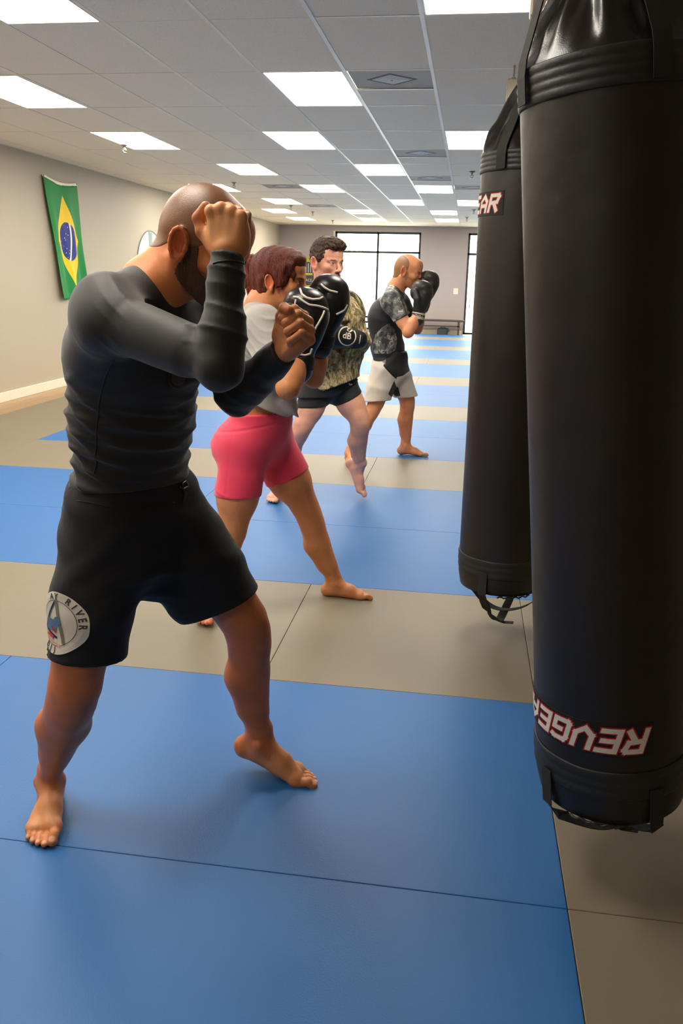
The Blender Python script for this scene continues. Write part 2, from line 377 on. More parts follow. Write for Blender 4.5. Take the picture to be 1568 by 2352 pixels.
# ================================================================ SDF MODELLING (smooth blended shapes -> surface nets)
F4 = np.float32
class Ops:
    def __init__(s): s.l = []
    def copy(s): o = Ops(); o.l = list(s.l); return o
    def __add__(s, t): o = Ops(); o.l = s.l+t.l; return o
    # --- primitives: rc = round cone / capsule, optional flattening along an axis
    def rc(s, a, b, ra, rb=None, k=.02, ax=None, fl=1., op='u'):
        a = A(a); b = A(b); rb = ra if rb is None else rb
        s.l.append(('rc', op, k, a, b, ra, rb, None if ax is None else nrm(ax), fl)); return s
    def path(s, pts, rs, k=.02, **kw):
        for i in range(len(pts)-1): s.rc(pts[i], pts[i+1], rs[i], rs[i+1], k, **kw)
        return s
    def el(s, c, r, M=None, k=.02, op='u'):
        "ellipsoid; M rows = local axes"
        M = np.eye(3) if M is None else np.array(M, float); r = A(*r) if hasattr(r, '__len__') else A(r, r, r)
        s.l.append(('el', op, k, A(c), r, M)); return s
    def bx(s, c, h, M=None, rd=.01, k=.01, op='u'):
        M = np.eye(3) if M is None else np.array(M, float)
        s.l.append(('bx', op, k, A(c), A(*h), M, rd)); return s
    def plane(s, p, n, k=.004, local=None):
        "keep the side the normal points away from; local=(centre, radius) limits the cut"
        s.l.append(('pl', 'c', k, A(p), nrm(n), local)); return s
    def off(s, t): s.l.append(('off', t)); return s
    def disp(s, fn): s.l.append(('disp', fn)); return s
    def sub(s, ops, k=.002): s.l.append(('subops', ops, k)); return s
    def inter(s, ops, k=.002): s.l.append(('intops', ops, k)); return s

def smin(a, b, k):
    if k <= 0: return np.minimum(a, b)
    h = np.maximum(k-np.abs(a-b), 0)/k
    return np.minimum(a, b)-h*h*k*F4(.25)
def smax(a, b, k): return -smin(-a, -b, k)

def prim(o, X, Y, Z):
    t = o[0]
    if t == 'rc':
        a, b, ra, rb, ax, fl = o[3:]
        px, py, pz = X-F4(a[0]), Y-F4(a[1]), Z-F4(a[2]); ba = b-a; sc = 1.
        if ax is not None:
            g = (1/fl-1); q = (px*F4(ax[0])+py*F4(ax[1])+pz*F4(ax[2]))*F4(g)
            px = px+q*F4(ax[0]); py = py+q*F4(ax[1]); pz = pz+q*F4(ax[2]); ba = ba+ax*np.dot(ba, ax)*g; sc = min(1, fl)
            if fl > 1: sc = 1.
        L = max(float(ba@ba), 1e-9)
        h = np.clip((px*F4(ba[0])+py*F4(ba[1])+pz*F4(ba[2]))/F4(L), 0, 1)
        d = np.sqrt((px-h*F4(ba[0]))**2+(py-h*F4(ba[1]))**2+(pz-h*F4(ba[2]))**2)-(F4(ra)+h*F4(rb-ra))
        return d*F4(sc)
    if t == 'el':
        c, r, M = o[3:]
        px, py, pz = X-F4(c[0]), Y-F4(c[1]), Z-F4(c[2])
        u = [(px*F4(M[i][0])+py*F4(M[i][1])+pz*F4(M[i][2]))/F4(r[i]) for i in range(3)]
        k0 = np.sqrt(u[0]**2+u[1]**2+u[2]**2); k1 = np.sqrt((u[0]/F4(r[0]))**2+(u[1]/F4(r[1]))**2+(u[2]/F4(r[2]))**2)+F4(1e-6)
        return k0*(k0-1)/k1
    if t == 'bx':
        c, h, M, rd = o[3:]
        px, py, pz = X-F4(c[0]), Y-F4(c[1]), Z-F4(c[2])
        q = [np.abs(px*F4(M[i][0])+py*F4(M[i][1])+pz*F4(M[i][2]))-F4(h[i]-rd) for i in range(3)]
        return np.sqrt(np.maximum(q[0], 0)**2+np.maximum(q[1], 0)**2+np.maximum(q[2], 0)**2)+np.minimum(np.maximum(q[0], np.maximum(q[1], q[2])), 0)-F4(rd)
def bounds(o):
    t = o[0]
    if t == 'rc':
        a, b, ra, rb, ax, fl = o[3:]; r = max(ra, rb)*max(1, fl); return np.minimum(a, b)-r, np.maximum(a, b)+r
    if t == 'el':
        c, r, M = o[3:]; e = np.sqrt(((M*r[:, None])**2).sum(0)); return c-e, c+e
    if t == 'bx':
        c, h, M, rd = o[3:]; e = (np.abs(M)*h[:, None]).sum(0); return c-e, c+e
def evalops(ops, lo, h, n, gx, gy, gz, pad=.03):
    d = np.full(n, .2, F4)
    for o in ops.l:
        t = o[0]
        if t == 'off': d -= F4(o[1]); continue
        if t == 'disp':
            m = np.abs(d) < .035; i, j, k = np.nonzero(m)
            d[m] += o[1](gx[i, 0, 0], gy[0, j, 0], gz[0, 0, k], d[m]).astype(F4); continue
        if t == 'subops': d = smax(d, -evalops(o[1], lo, h, n, gx, gy, gz), o[2]); continue
        if t == 'intops': d = smax(d, evalops(o[1], lo, h, n, gx, gy, gz), o[2]); continue
        if t == 'pl':
            _, _, k, p, nn, loc = o
            q = (gx-F4(p[0]))*F4(nn[0])+(gy-F4(p[1]))*F4(nn[1])+(gz-F4(p[2]))*F4(nn[2])
            if loc is not None:
                far = np.sqrt((gx-F4(loc[0][0]))**2+(gy-F4(loc[0][1]))**2+(gz-F4(loc[0][2]))**2) > loc[1]
                q = np.where(far, F4(-1), q)
            d = smax(d, q, k); continue
        op, k = o[1], o[2]
        a, b = bounds(o); mg = pad+k
        i0 = np.maximum(np.floor((a-mg-lo)/h).astype(int), 0); i1 = np.minimum(np.ceil((b+mg-lo)/h).astype(int)+1, n)
        if (i1 <= i0).any(): continue
        sl = tuple(slice(i0[q], i1[q]) for q in range(3))
        p = prim(o, gx[sl[0]], gy[:, sl[1]], gz[:, :, sl[2]])
        if op == 'u': d[sl] = smin(d[sl], p, k)
        elif op == 's': d[sl] = smax(d[sl], -p, k)
        elif op == 'i': e = smax(d[sl], p, k); d[:] = np.maximum(d, .05); d[sl] = e
    return d
def opbounds(ops):
    lo = A(9., 9, 9); hi = -lo
    for o in ops.l:
        if o[0] in ('rc', 'el', 'bx') and o[1] == 'u':
            a, b = bounds(o); lo = np.minimum(lo, a); hi = np.maximum(hi, b)
    return lo, hi
def surfnet(d, lo, h):
    ins = d < 0; n = A(d.shape).astype(int)
    c = np.zeros(n-1, np.int8); sl = (slice(0, -1), slice(1, None))
    for i in (0, 1):
        for j in (0, 1):
            for k in (0, 1): c += ins[sl[i], sl[j], sl[k]]
    act = (c > 0) & (c < 8); I, J, K = np.nonzero(act); N = len(I)
    idx = np.full(act.shape, -1, np.int32); idx[act] = np.arange(N)
    cor = {(i, j, k): d[I+i, J+j, K+k] for i in (0, 1) for j in (0, 1) for k in (0, 1)}
    acc = np.zeros((N, 3)); cnt = np.zeros(N)
    for a in list(cor):
        for ax in range(3):
            if a[ax]: continue
            b = tuple(1 if q == ax else a[q] for q in range(3)); da, db = cor[a], cor[b]
            m = (da < 0) != (db < 0); t = np.where(m, da/np.where(m, da-db, 1), 0)
            for q in range(3): acc[:, q] += np.where(m, a[q]+(t if q == ax else 0), 0)
            cnt += m
    v = (np.stack([I, J, K], 1)+acc/cnt[:, None])*h+lo
    F = []
    for ax in range(3):
        s0 = [slice(1, -1)]*3; s1 = [slice(1, -1)]*3; s0[ax] = slice(0, -1); s1[ax] = slice(1, None)
        a, b = ins[tuple(s0)], ins[tuple(s1)]; m = a != b; P = np.stack(np.nonzero(m), 1)
        fl = a[m]
        for q in range(3):
            if q != ax: P[:, q] += 1
        u, w = (ax+1) % 3, (ax+2) % 3; e = np.eye(3, dtype=int)
        q = [P-e[u]-e[w], P-e[w], P, P-e[u]]; q = [idx[x[:, 0], x[:, 1], x[:, 2]] for x in q]
        f = np.stack(q, 1); f[~fl] = f[~fl][:, ::-1]; F.append(f)
    return v, np.concatenate(F)
def relax(v, f, it=1, lam=.5):
    e = np.concatenate([f[:, [0, 1]], f[:, [1, 2]], f[:, [2, 3]], f[:, [3, 0]]]); n = len(v)
    for _ in range(it):
        s = np.zeros_like(v)
        for q in range(3): s[:, q] = np.bincount(e[:, 0], v[e[:, 1], q], n)+np.bincount(e[:, 1], v[e[:, 0], q], n)
        c = np.bincount(e[:, 0], minlength=n)+np.bincount(e[:, 1], minlength=n)
        v = v+lam*(s/np.maximum(c, 1)[:, None]-v)
    return v
def mesh_sdf(ops, h, lo=None, hi=None, rel=1, extra=.012):
    a, b = opbounds(ops)
    if lo is not None: a = np.maximum(a, lo)
    if hi is not None: b = np.minimum(b, hi)
    a = a-extra-2*h; b = b+extra+2*h; n = np.ceil((b-a)/h).astype(int)+1
    ar = [(a[q]+h*np.arange(n[q])).astype(F4) for q in range(3)]
    gx, gy, gz = ar[0][:, None, None], ar[1][None, :, None], ar[2][None, None, :]
    d = evalops(ops, a, h, n, gx, gy, gz)
    d[0] = np.maximum(d[0], .001); d[-1] = np.maximum(d[-1], .001); d[:, 0] = np.maximum(d[:, 0], .001); d[:, -1] = np.maximum(d[:, -1], .001); d[:, :, 0] = np.maximum(d[:, :, 0], .001); d[:, :, -1] = np.maximum(d[:, :, -1], .001)
    v, f = surfnet(d, a, h)
    if rel: v = relax(v, f, rel)
    return v, f
def fast_mesh(name, parts, m, parent, cols=None, attrs=None):
    "parts: [(v, f), ...] joined into one mesh object; cols: fn(v)->(n,3) linear colour; attrs: {name: fn(v)->n}"
    V_ = []; F_ = []; n = 0
    for v, f in parts: V_.append(v); F_.append(f+n); n += len(v)
    v = np.concatenate(V_); f = np.concatenate(F_)
    me = bpy.data.meshes.new(name); me.vertices.add(len(v)); me.vertices.foreach_set('co', v.astype(F4).ravel())
    me.loops.add(f.size); me.loops.foreach_set('vertex_index', f.astype(np.int32).ravel())
    me.polygons.add(len(f)); me.polygons.foreach_set('loop_start', np.arange(0, f.size, 4, dtype=np.int32))
    try: me.polygons.foreach_set('loop_total', np.full(len(f), 4, np.int32))
    except Exception: pass
    me.update(calc_edges=True); me.polygons.foreach_set('use_smooth', np.ones(len(f), bool))
    if cols is not None:
        c = np.ones((len(v), 4), F4); c[:, :3] = cols(v); at_ = me.attributes.new('tint', 'FLOAT_COLOR', 'POINT'); at_.data.foreach_set('color', c.ravel())
    for k, fn in (attrs or {}).items():
        at_ = me.attributes.new(k, 'FLOAT', 'POINT'); at_.data.foreach_set('value', np.asarray(fn(v), F4))
    o = bpy.data.objects.new(name, me); me.materials.append(m); put(o, parent); return o

# ---------------------------------------------------------------- wrinkles
def folds(dirs, amp, seed=0, mask=None):
    """cloth folds: dirs = list of (direction of phase, wavelength); ridged sines with warping"""
    r = np.random.default_rng(seed); W = r.normal(size=(6, 3))*6; ph = r.uniform(0, 6.28, 6)
    def fn(x, y, z, d):
        w = sum(np.sin(W[i][0]*x+W[i][1]*y+W[i][2]*z+ph[i]) for i in range(3))/3
        w2 = sum(np.sin(1.7*(W[i][0]*x+W[i][1]*y+W[i][2]*z)+ph[i]) for i in range(3, 6))/3
        o = 0
        for q, (dr, wl) in enumerate(dirs):
            p = (dr[0]*x+dr[1]*y+dr[2]*z)*(6.283/wl)+w*3.2+q*1.3
            o = o+((.5+.5*np.cos(p))**2.4)*(.15+.85*np.clip(w2*(2.2 if q % 2 else -2.2)+.35+.6*np.sin(p*.31+q), 0, 1))
        o = -o*amp
        if mask is not None: o = o*mask(x, y, z)
        return o
    return fn
def sstep(a, b, x):
    t = np.clip((x-a)/(b-a), 0, 1); return t*t*(3-2*t)

# ---------------------------------------------------------------- anatomy
def frame(fwd, up=(0, 0, 1)):
    f = nrm(fwd); l = nrm(np.cross(up, f)); u = np.cross(f, l); return np.array([f, l, u])   # rows: forward, left, up
def rot(M, yaw=0, pitch=0, roll=0):
    "apply in local axes: yaw about up, pitch (positive = nod down) about left, roll about forward"
    def R(ax, a):
        c, s = math.cos(a), math.sin(a); x, y, z = ax
        return np.array([[c+x*x*(1-c), x*y*(1-c)-z*s, x*z*(1-c)+y*s], [y*x*(1-c)+z*s, c+y*y*(1-c), y*z*(1-c)-x*s], [z*x*(1-c)-y*s, z*y*(1-c)+x*s, c+z*z*(1-c)]])
    Q = np.array(M)
    for ax, a in ((2, yaw), (1, pitch), (0, roll)):
        if a: Rm = R(Q[ax], math.radians(a)); Q = (Rm @ Q.T).T
    return Q
class Head:
    def __init__(s, c, M, sc=1., fem=0., hs=1.):
        s.c = A(c); s.M = np.array(M); s.s = sc; s.es = hs
    def w(s, x, y, z): return s.c+(s.M.T @ A(x, y, z))*s.s
    def loc(s, P): return ((P-s.c) @ s.M.T)/s.s
    def ops(s, neck=None, nr=.058, ear=True, mouth=0):
        o = Ops(); k = s.s; w = s.w; M = s.M
        o.el(w(-.014, 0, .032), (.097*k, .076*k, .088*k), M, .01)
        o.el(w(-.045, 0, -.005), (.06*k, .062*k, .065*k), M, .03)
        o.el(w(.03, 0, -.02), (.058*k, .06*k, .085*k), M, .025)
        o.el(w(.052, 0, .052), (.04*k, .056*k, .045*k), M, .03)                  # forehead
        for q in (-1, 1):
            o.rc(w(-.004, q*.05, -.062), w(.066, q*.016, -.1), .017*k, .016*k, .03)   # jaw
            o.el(w(.056, q*.043, -.022), (.022*k, .02*k, .018*k), M, .022)            # cheek bone
            o.rc(w(.088, q*.012, .016), w(.068, q*.05, .018), .009*k, .008*k, .014)   # brow
            o.el(w(.1, q*.031, .001), (.017*k, .015*k, .0115*k), M, .012, 's')        # socket
            o.el(w(.0745, q*.031, .0), (.0128*k,)*3, M, .0015)                        # eye ball
            o.rc(w(.0855, q*.018, .0085), w(.0785, q*.045, .006), .0036*k, .0032*k, .003)  # upper lid
            o.rc(w(.0835, q*.02, -.009), w(.0775, q*.043, -.007), .003*k, .003*k, .004)    # lower lid
            o.el(w(.1, q*.0125, -.0385), (.011*k, .0085*k, .008*k), M, .006)          # nostril wing
        o.el(w(.075, 0, -.068), (.02*k, .03*k, .026*k), M, .016)                      # muzzle
        o.rc(w(.087, 0, .006), w(.112, 0, -.033), .0075*k, .0105*k, .01)              # nose
        o.el(w(.114, 0, -.036), (.009*k, .0105*k, .0085*k), M, .006)
        for q in (-1, 1): o.el(w(.108, q*.006, -.046), (.005*k, .0035*k, .004*k), M, .003, 's')
        o.el(w(.079, 0, -.102), (.018*k, .02*k, .016*k), M, .014)                     # chin
        o.rc(w(.0925, -.018, -.062), w(.097, 0, -.0595), .0045*k, .0055*k, .005); o.rc(w(.0925, .018, -.062), w(.097, 0, -.0595), .0045*k, .0055*k, .005)
        o.rc(w(.0905, -.016, -.0735), w(.0945, 0, -.0755), .0048*k, .0065*k, .005); o.rc(w(.0905, .016, -.0735), w(.0945, 0, -.0755), .0048*k, .0065*k, .005)
        o.rc(w(.1, -.021, -.0672), w(.104, .0, -.0672), .0022*k, .0022*k, .004, op='s'); o.rc(w(.1, .021, -.0672), w(.104, .0, -.0672), .0022*k, .0022*k, .004, op='s')
        if ear:
            for q in (-1, 1):
                E = rot(M, q*-22, -12); k = s.s*1.1*s.es
                o.el(w(-.016, q*.0785, -.004), (.0185*k, .0085*k, .032*k), E, .006)
                # helix rim
                pts = []
                for a in np.linspace(-70, 235, 12):
                    r = math.radians(a); pts.append(w(-.0155, q*.0845, -.002)+(E.T @ A(.0155*math.cos(r), q*(.002), .0285*math.sin(r)))*k)
                for i in range(len(pts)-1): o.rc(pts[i], pts[i+1], .0042*k, .0042*k, .002)
                o.el(w(-.011, q*.088, -.001), (.0105*k, .0085*k, .019*k), E, .003, 's')
                o.el(w(-.0145, q*.0885, .013), (.007*k, .005*k, .009*k), E, .004, 's')
                o.el(w(-.006, q*.082, -.028), (.008*k, .006*k, .009*k), E, .005)
                o.el(w(.001, q*.08, -.006), (.005*k, .006*k, .008*k), E, .004)
        k = s.s
        if neck is not None:
            o.rc(w(-.03, 0, -.045), neck, nr*.97, nr*1.04, .03)
            o.rc(w(-.022, 0, -.06), neck+(w(.02, 0, 0)-s.c)*.5, nr*.8, nr*.8, .03)
            for q in (-1, 1): o.rc(w(-.02, q*.06, -.045), neck+(w(.05, q*.008, 0)-s.c), .014*k, .012*k, .03)
        return o
def blob(P, c, M, r, soft=.35):
    q = ((P-c) @ np.array(M).T)/A(*r); d = np.sqrt((q*q).sum(1)); return 1-sstep(1-soft, 1+soft*.2, d)
def noise3(P, f, seed=0):
    r = np.random.default_rng(seed); o = 0
    for i in range(7):
        w = r.normal(size=3)*f*(1+.35*i); o = o+np.sin(P @ w+r.uniform(0, 6.28))*(1/(1+.3*i))
    return o/3.2

def limb_arm(o, sh, el, wr, r=1., k=.02, front=None, fr=1., only=False):
    sh, el, wr = A(sh), A(el), A(wr); ua = nrm(el-sh); fa = nrm(wr-el)
    f = nrm(nrm(wr-el)-nrm(sh-el)*-1*0 + (wr-el)/np.linalg.norm(wr-el)-ua*np.dot(fa, ua)) if front is None else nrm(front)
    f = nrm(f-ua*np.dot(f, ua))                            # side of the biceps
    o.rc(sh, el, .046*r, .036*r, k)
    o.el(sh+ua*.03, (.06*r, .055*r, .055*r), frame(ua, f), .03)
    m = sh+(el-sh)*.5; L = np.linalg.norm(el-sh)
    o.rc(sh+(el-sh)*.32+f*.014, sh+(el-sh)*.72+f*.016, .036*r, .03*r, .025)      # biceps
    o.rc(sh+(el-sh)*.25-f*.016, sh+(el-sh)*.7-f*.014, .034*r, .029*r, .025)      # triceps
    if only: return o
    o.el(el-f*.006-fa*.004, (.036*r,)*3, None, .015)
    r = r*fr
    o.rc(el, el+fa*.07, .036*r, .041*r, .02)
    o.rc(el+fa*.05, wr-fa*.04, .041*r, .028*r, .02)
    o.rc(wr-fa*.06, wr+fa*.005, .029*r, .027*r, .02)
    return o
def limb_leg(o, hip, kn, an, fdir, r=1., k=.03, thigh=1., side=0, only=False, ar=1.):
    hip, kn, an = A(hip), A(kn), A(an); t = nrm(kn-hip); s = nrm(an-kn); f = A(fdir)
    f = nrm(f-s*np.dot(f, s)); ft = nrm(A(fdir)-t*np.dot(A(fdir), t)); lat = np.cross(s, f)
    T = thigh
    o.rc(hip, hip+(kn-hip)*.55, .088*r*T, .074*r*T, k); o.rc(hip+(kn-hip)*.5, kn-t*.03, .073*r*T, .053*r, k)
    o.rc(hip+(kn-hip)*.35+ft*.018, hip+(kn-hip)*.8+ft*.014, .06*r*T, .045*r, k)
    if only: o.rc(kn-t*.04, kn, .053*r, .05*r, k); return o
    o.rc(kn-t*.03, kn+s*.05, .052*r, .046*r, k)
    o.el(kn+f*.026*r, (.024*r, .03*r, .033*r), frame(f, -s), .018)                # patella
    o.el(kn+s*.06+f*.026*r, (.014*r, .016*r, .02*r), frame(f, -s), .014)
    L = np.linalg.norm(an-kn)
    o.rc(kn+s*.03, an-s*L*.25, .045*r, .032*r*ar, k)
    for q, a, b, c, rr in ((1, .1, .42, .72, .0405), (-1, .1, .38, .68, .039)):   # gastrocnemius heads
        o.rc(kn+s*L*a-f*.008*r+lat*q*.014*r, kn+s*L*b-f*.02*r+lat*q*.016*r, rr*.72*r, rr*r, .035)
        o.rc(kn+s*L*b-f*.02*r+lat*q*.016*r, kn+s*L*c-f*.016*r+lat*q*.01*r, rr*r, rr*.72*r, .035)
    o.rc(kn+s*L*.45-f*.02*r, an-s*.03-f*.018*r, .036*r, .015*r*ar, .025)
    o.rc(kn+s*L*.12+f*.014*r, an-s*L*.1+f*.006*r, .032*r, .023*r*ar, .02)             # shin
    o.rc(an-s*L*.24, an+s*.005, .030*r*ar, .031*r*ar, .02)
    return o
class Foot:
    "ankle P, sole frame M rows forward/left/up, med=+1 if the big toe is on the local left side"
    def __init__(s, P, M, med=1, sc=1., toes=0.): s.c = A(P); s.M = np.array(M); s.med = med; s.s = sc; s.t = toes
    def w(s, x, y, z): return s.c+(s.M.T @ A(x, y*s.med, z-.075))*s.s
    def toe(s, x, y, z):
        if s.t:      # toes bent up about the ball
            a = math.radians(s.t); bx_, bz = .135, .016; dx, dz = x-bx_, z-bz
            x, z = bx_+dx*math.cos(a)-dz*math.sin(a), bz+dx*math.sin(a)+dz*math.cos(a)
        return s.w(x, y, z)
    def ops(s, o):
        w = s.w; k = s.s; T = s.toe
        o.rc(w(-.01, 0, .11), w(0, 0, .062), .03*k, .033*k, .02)
        o.el(w(-.04, -.002, .032), (.034*k, .031*k, .033*k), s.M, .02)
        o.rc(w(-.04, 0, .04), w(-.028, 0, .09), .024*k, .014*k, .02)
        o.el(w(.0, .033, .078), (.014*k, .01*k, .015*k), s.M, .01); o.el(w(-.008, -.034, .07), (.014*k, .01*k, .016*k), s.M, .01)
        o.rc(w(.012, .004, .062), w(.075, .008, .044), .032*k, .025*k, .025)
        o.rc(w(.075, .008, .042), w(.125, .012, .024), .026*k, .018*k, .02)
        o.rc(w(-.03, -.014, .02), w(.115, -.032, .015), .018*k, .0145*k, .02)
        o.rc(w(.0, .004, .034), w(.12, .022, .02), .026*k, .018*k, .025)
        o.rc(w(.07, -.01, .03), w(.125, -.02, .017), .022*k, .015*k, .02)
        o.el(w(.133, .03, .02), (.02*k, .017*k, .0185*k), s.M, .012)
        o.el(w(.12, -.036, .015), (.018*k, .013*k, .014*k), s.M, .01)
        s.nails = []
        for x0, y0, x1, y1, r in ((.145, .03, .19, .027, .0135), (.142, .0095, .189, .007, .0088), (.137, -.006, .18, -.010, .0084), (.13, -.02, .168, -.0255, .008), (.122, -.033, .152, -.0385, .0076)):
            mid = T((x0+x1)/2+.002, (y0+y1)/2, r*1.75); a = T(x0, y0, r*1.25); b = T(x1-r*.6, y1, r*1.0)
            o.rc(a, mid, r*.98*k, r*.9*k, .004); o.rc(mid, b, r*.9*k, r*k, .0025)
            s.nails.append((T(x1-r*.35, y1, r*1.75), s.M, (r*.75*k, r*.72*k, r*.55*k)))
        return o
class Hand:
    "W wrist, D towards the knuckles, N out of the back of the hand, S towards the thumb"
    def __init__(s, W, D, N, S, sc=1.):
        s.c = A(W); d = nrm(D); n = A(N); n = nrm(n-d*np.dot(n, d)); sd = np.cross(d, n); sd = sd*np.sign(np.dot(sd, A(S)))
        s.M = np.array([d, sd, n]); s.s = sc; s.nails = []
    def w(s, x, y, z): return s.c+(s.M.T @ A(x, y, z))*s.s
    def fist(s, o, thumb='over', curl=1.):
        w = s.w; k = s.s; M = s.M
        o.rc(w(-.04, 0, 0), w(.012, 0, 0), .022*k, .026*k, .02, M[1], 1.2)
        o.el(w(.045, .0, -.008), (.046*k, .04*k, .02*k), M, .015)
        o.el(w(.035, .026, -.016), (.034*k, .02*k, .022*k), M, .015)      # thenar
        o.el(w(.035, -.028, -.014), (.036*k, .014*k, .02*k), M, .012)
        ys = (.032, .0105, -.011, -.031); xs = (.086, .09, .084, .075)
        for i, (y, x) in enumerate(zip(ys, xs)):
            f = (1, 1.04, 1, .88)[i]
            o.rc(w(.012, y*.6, .002), w(x-.004, y, .003), .0105*k, .0108*k, .012)
            o.el(w(x, y, .0035), (.0125*f*k,)*3, M, .007)                   # knuckle
            a = w(x+.001, y, .002); b = w(x+.008, y*.97, -.036*f); c = w(x-.024, y*.95, -.047*f); e = w(x-.036, y*.93, -.026)
            o.rc(a, b, .0112*f*k, .0102*f*k, .0025); o.el(b, (.0112*f*k,)*3, M, .003)
            o.rc(b, c, .0102*f*k, .0093*f*k, .0025); o.rc(c, e, .0093*f*k, .0086*f*k, .0025)
        if thumb == 'over': t = [(.016, .03, -.012), (.05, .047, -.026), (.078, .034, -.05), (.074, .008, -.062)]
        elif thumb == 'side': t = [(.016, .028, -.01), (.046, .055, -.014), (.07, .064, -.016), (.092, .048, -.024)]
        else: t = thumb
        for i, (ra, rb) in enumerate(((.016, .0145), (.0135, .0118), (.0125, .0102))):
            o.rc(w(*t[i]), w(*t[i+1]), ra*k, rb*k, (.014, .004, .004)[i])
        s.tip = w(*t[3]); return o
    def glove(s, fat=1.25):
        k = s.s; M = s.M; o = Ops(); w = lambda x, y, z: s.w(x, y, z*fat)
        o.rc(w(-.055, 0, 0), w(.03, 0, 0), .043*k, .044*k, .01, M[1], 1.15)
        o.el(w(.075, -.004, .006), (.062*k, .06*k, .046*k*fat), M, .03)
        o.el(w(.125, -.004, .012), (.07*k, .065*k, .05*k*fat), M, .02)
        o.el(w(.165, -.004, -.004), (.05*k, .064*k, .056*k*fat), M, .015)
        o.el(w(.13, -.006, -.034), (.055*k, .05*k, .034*k*fat), M, .012)
        o.rc(w(.035, .045, -.012), w(.085, .064, -.024), .027*k, .026*k, .012)
        o.rc(w(.085, .064, -.024), w(.132, .05, -.04), .0265*k, .023*k, .004)
        o.rc(w(.095, .042, .03), w(.15, .05, -.002), .0045*k, .003*k, .012, op='s')
        return o
# ================================================================ PUNCHING BAGS
def vinyl(name, base, rough, bump=.5):
    m, nt, b = new_mat(name); vec = coords(nt)
    n = nd(nt, 'ShaderNodeTexNoise', Scale=5., Detail=3.); nt.links.new(vec, n.inputs['Vector'])
    n2 = nd(nt, 'ShaderNodeTexVoronoi', Scale=420.); nt.links.new(vec, n2.inputs['Vector'])
    b1 = nd(nt, 'ShaderNodeBump', Strength=bump, Distance=.02); nt.links.new(n.outputs[0], b1.inputs['Height'])
    b2 = nd(nt, 'ShaderNodeBump', Strength=.12, Distance=.001); nt.links.new(n2.outputs[0], b2.inputs['Height']); nt.links.new(b1.outputs[0], b2.inputs['Normal']); nt.links.new(b2.outputs[0], b.inputs['Normal'])
    b.inputs['Base Color'].default_value = srgb(*base); b.inputs['Roughness'].default_value = rough; b.inputs['Specular IOR Level'].default_value = .5
    return m
M_vin = vinyl('black_vinyl', (34, 27, 20), .46, .35)
M_vin2 = vinyl('black_shiny_vinyl', (34, 28, 22), .3, .5)
M_web = mat('black_webbing', (40, 37, 32), .75, bump=.4, bscale=300)
M_band = mat('black_nylon_band', (38, 36, 32), .5, bump=.3, bscale=60)
M_red = mat('patch_red', (205, 22, 18), .6); M_white = mat('patch_white', (232, 224, 208), .6); M_patch = mat('patch_black', (22, 20, 17), .7, bump=.3, bscale=400)
LET = {'R': [[(0, 0), (0, 1), (.62, 1), (.7, .9), (.62, .55), (.1, .5)], [(.36, .5), (.72, 0)]],
       'E': [[(.72, 1), (0, 1), (0, 0), (.7, 0)], [(0, .5), (.6, .5)]],
       'V': [[(0, 1), (0, .35), (.36, .02), (.72, .35), (.72, 1)]],
       'G': [[(.72, .95), (.6, 1), (.1, 1), (0, .85), (0, .1), (.1, 0), (.72, 0), (.72, .5), (.36, .5)]],
       'A': [[(0, 0), (0, .62), (.36, .98), (.72, .62), (.72, 0)], [(0, .36), (.72, .36)]]}
def stroke_quads(text, H, W, gap, th, shear=.3):
    "list of quads (u,v) of blocky sheared lettering, height H, cell width W"
    out = []; x = 0
    for ch in text:
        for pl in LET[ch]:
            for (a, b) in zip(pl[:-1], pl[1:]):
                pa, pb = A(a[0]/.72*W, a[1]*H), A(b[0]/.72*W, b[1]*H); d = pb-pa; L = np.linalg.norm(d); d = d/L; n = A(-d[1], d[0])
                pa, pb = pa-d*th/2, pb+d*th/2; m = max(1, int((L+th)/.012))
                for i in range(m):
                    p, q = pa+(pb-pa)*i/m, pa+(pb-pa)*(i+1)/m
                    out.append([(r[0]+x+shear*r[1], r[1]) for r in (p-n*th/2, q-n*th/2, q+n*th/2, p+n*th/2)])
        x += W+gap
    return out, x-gap+shear*H
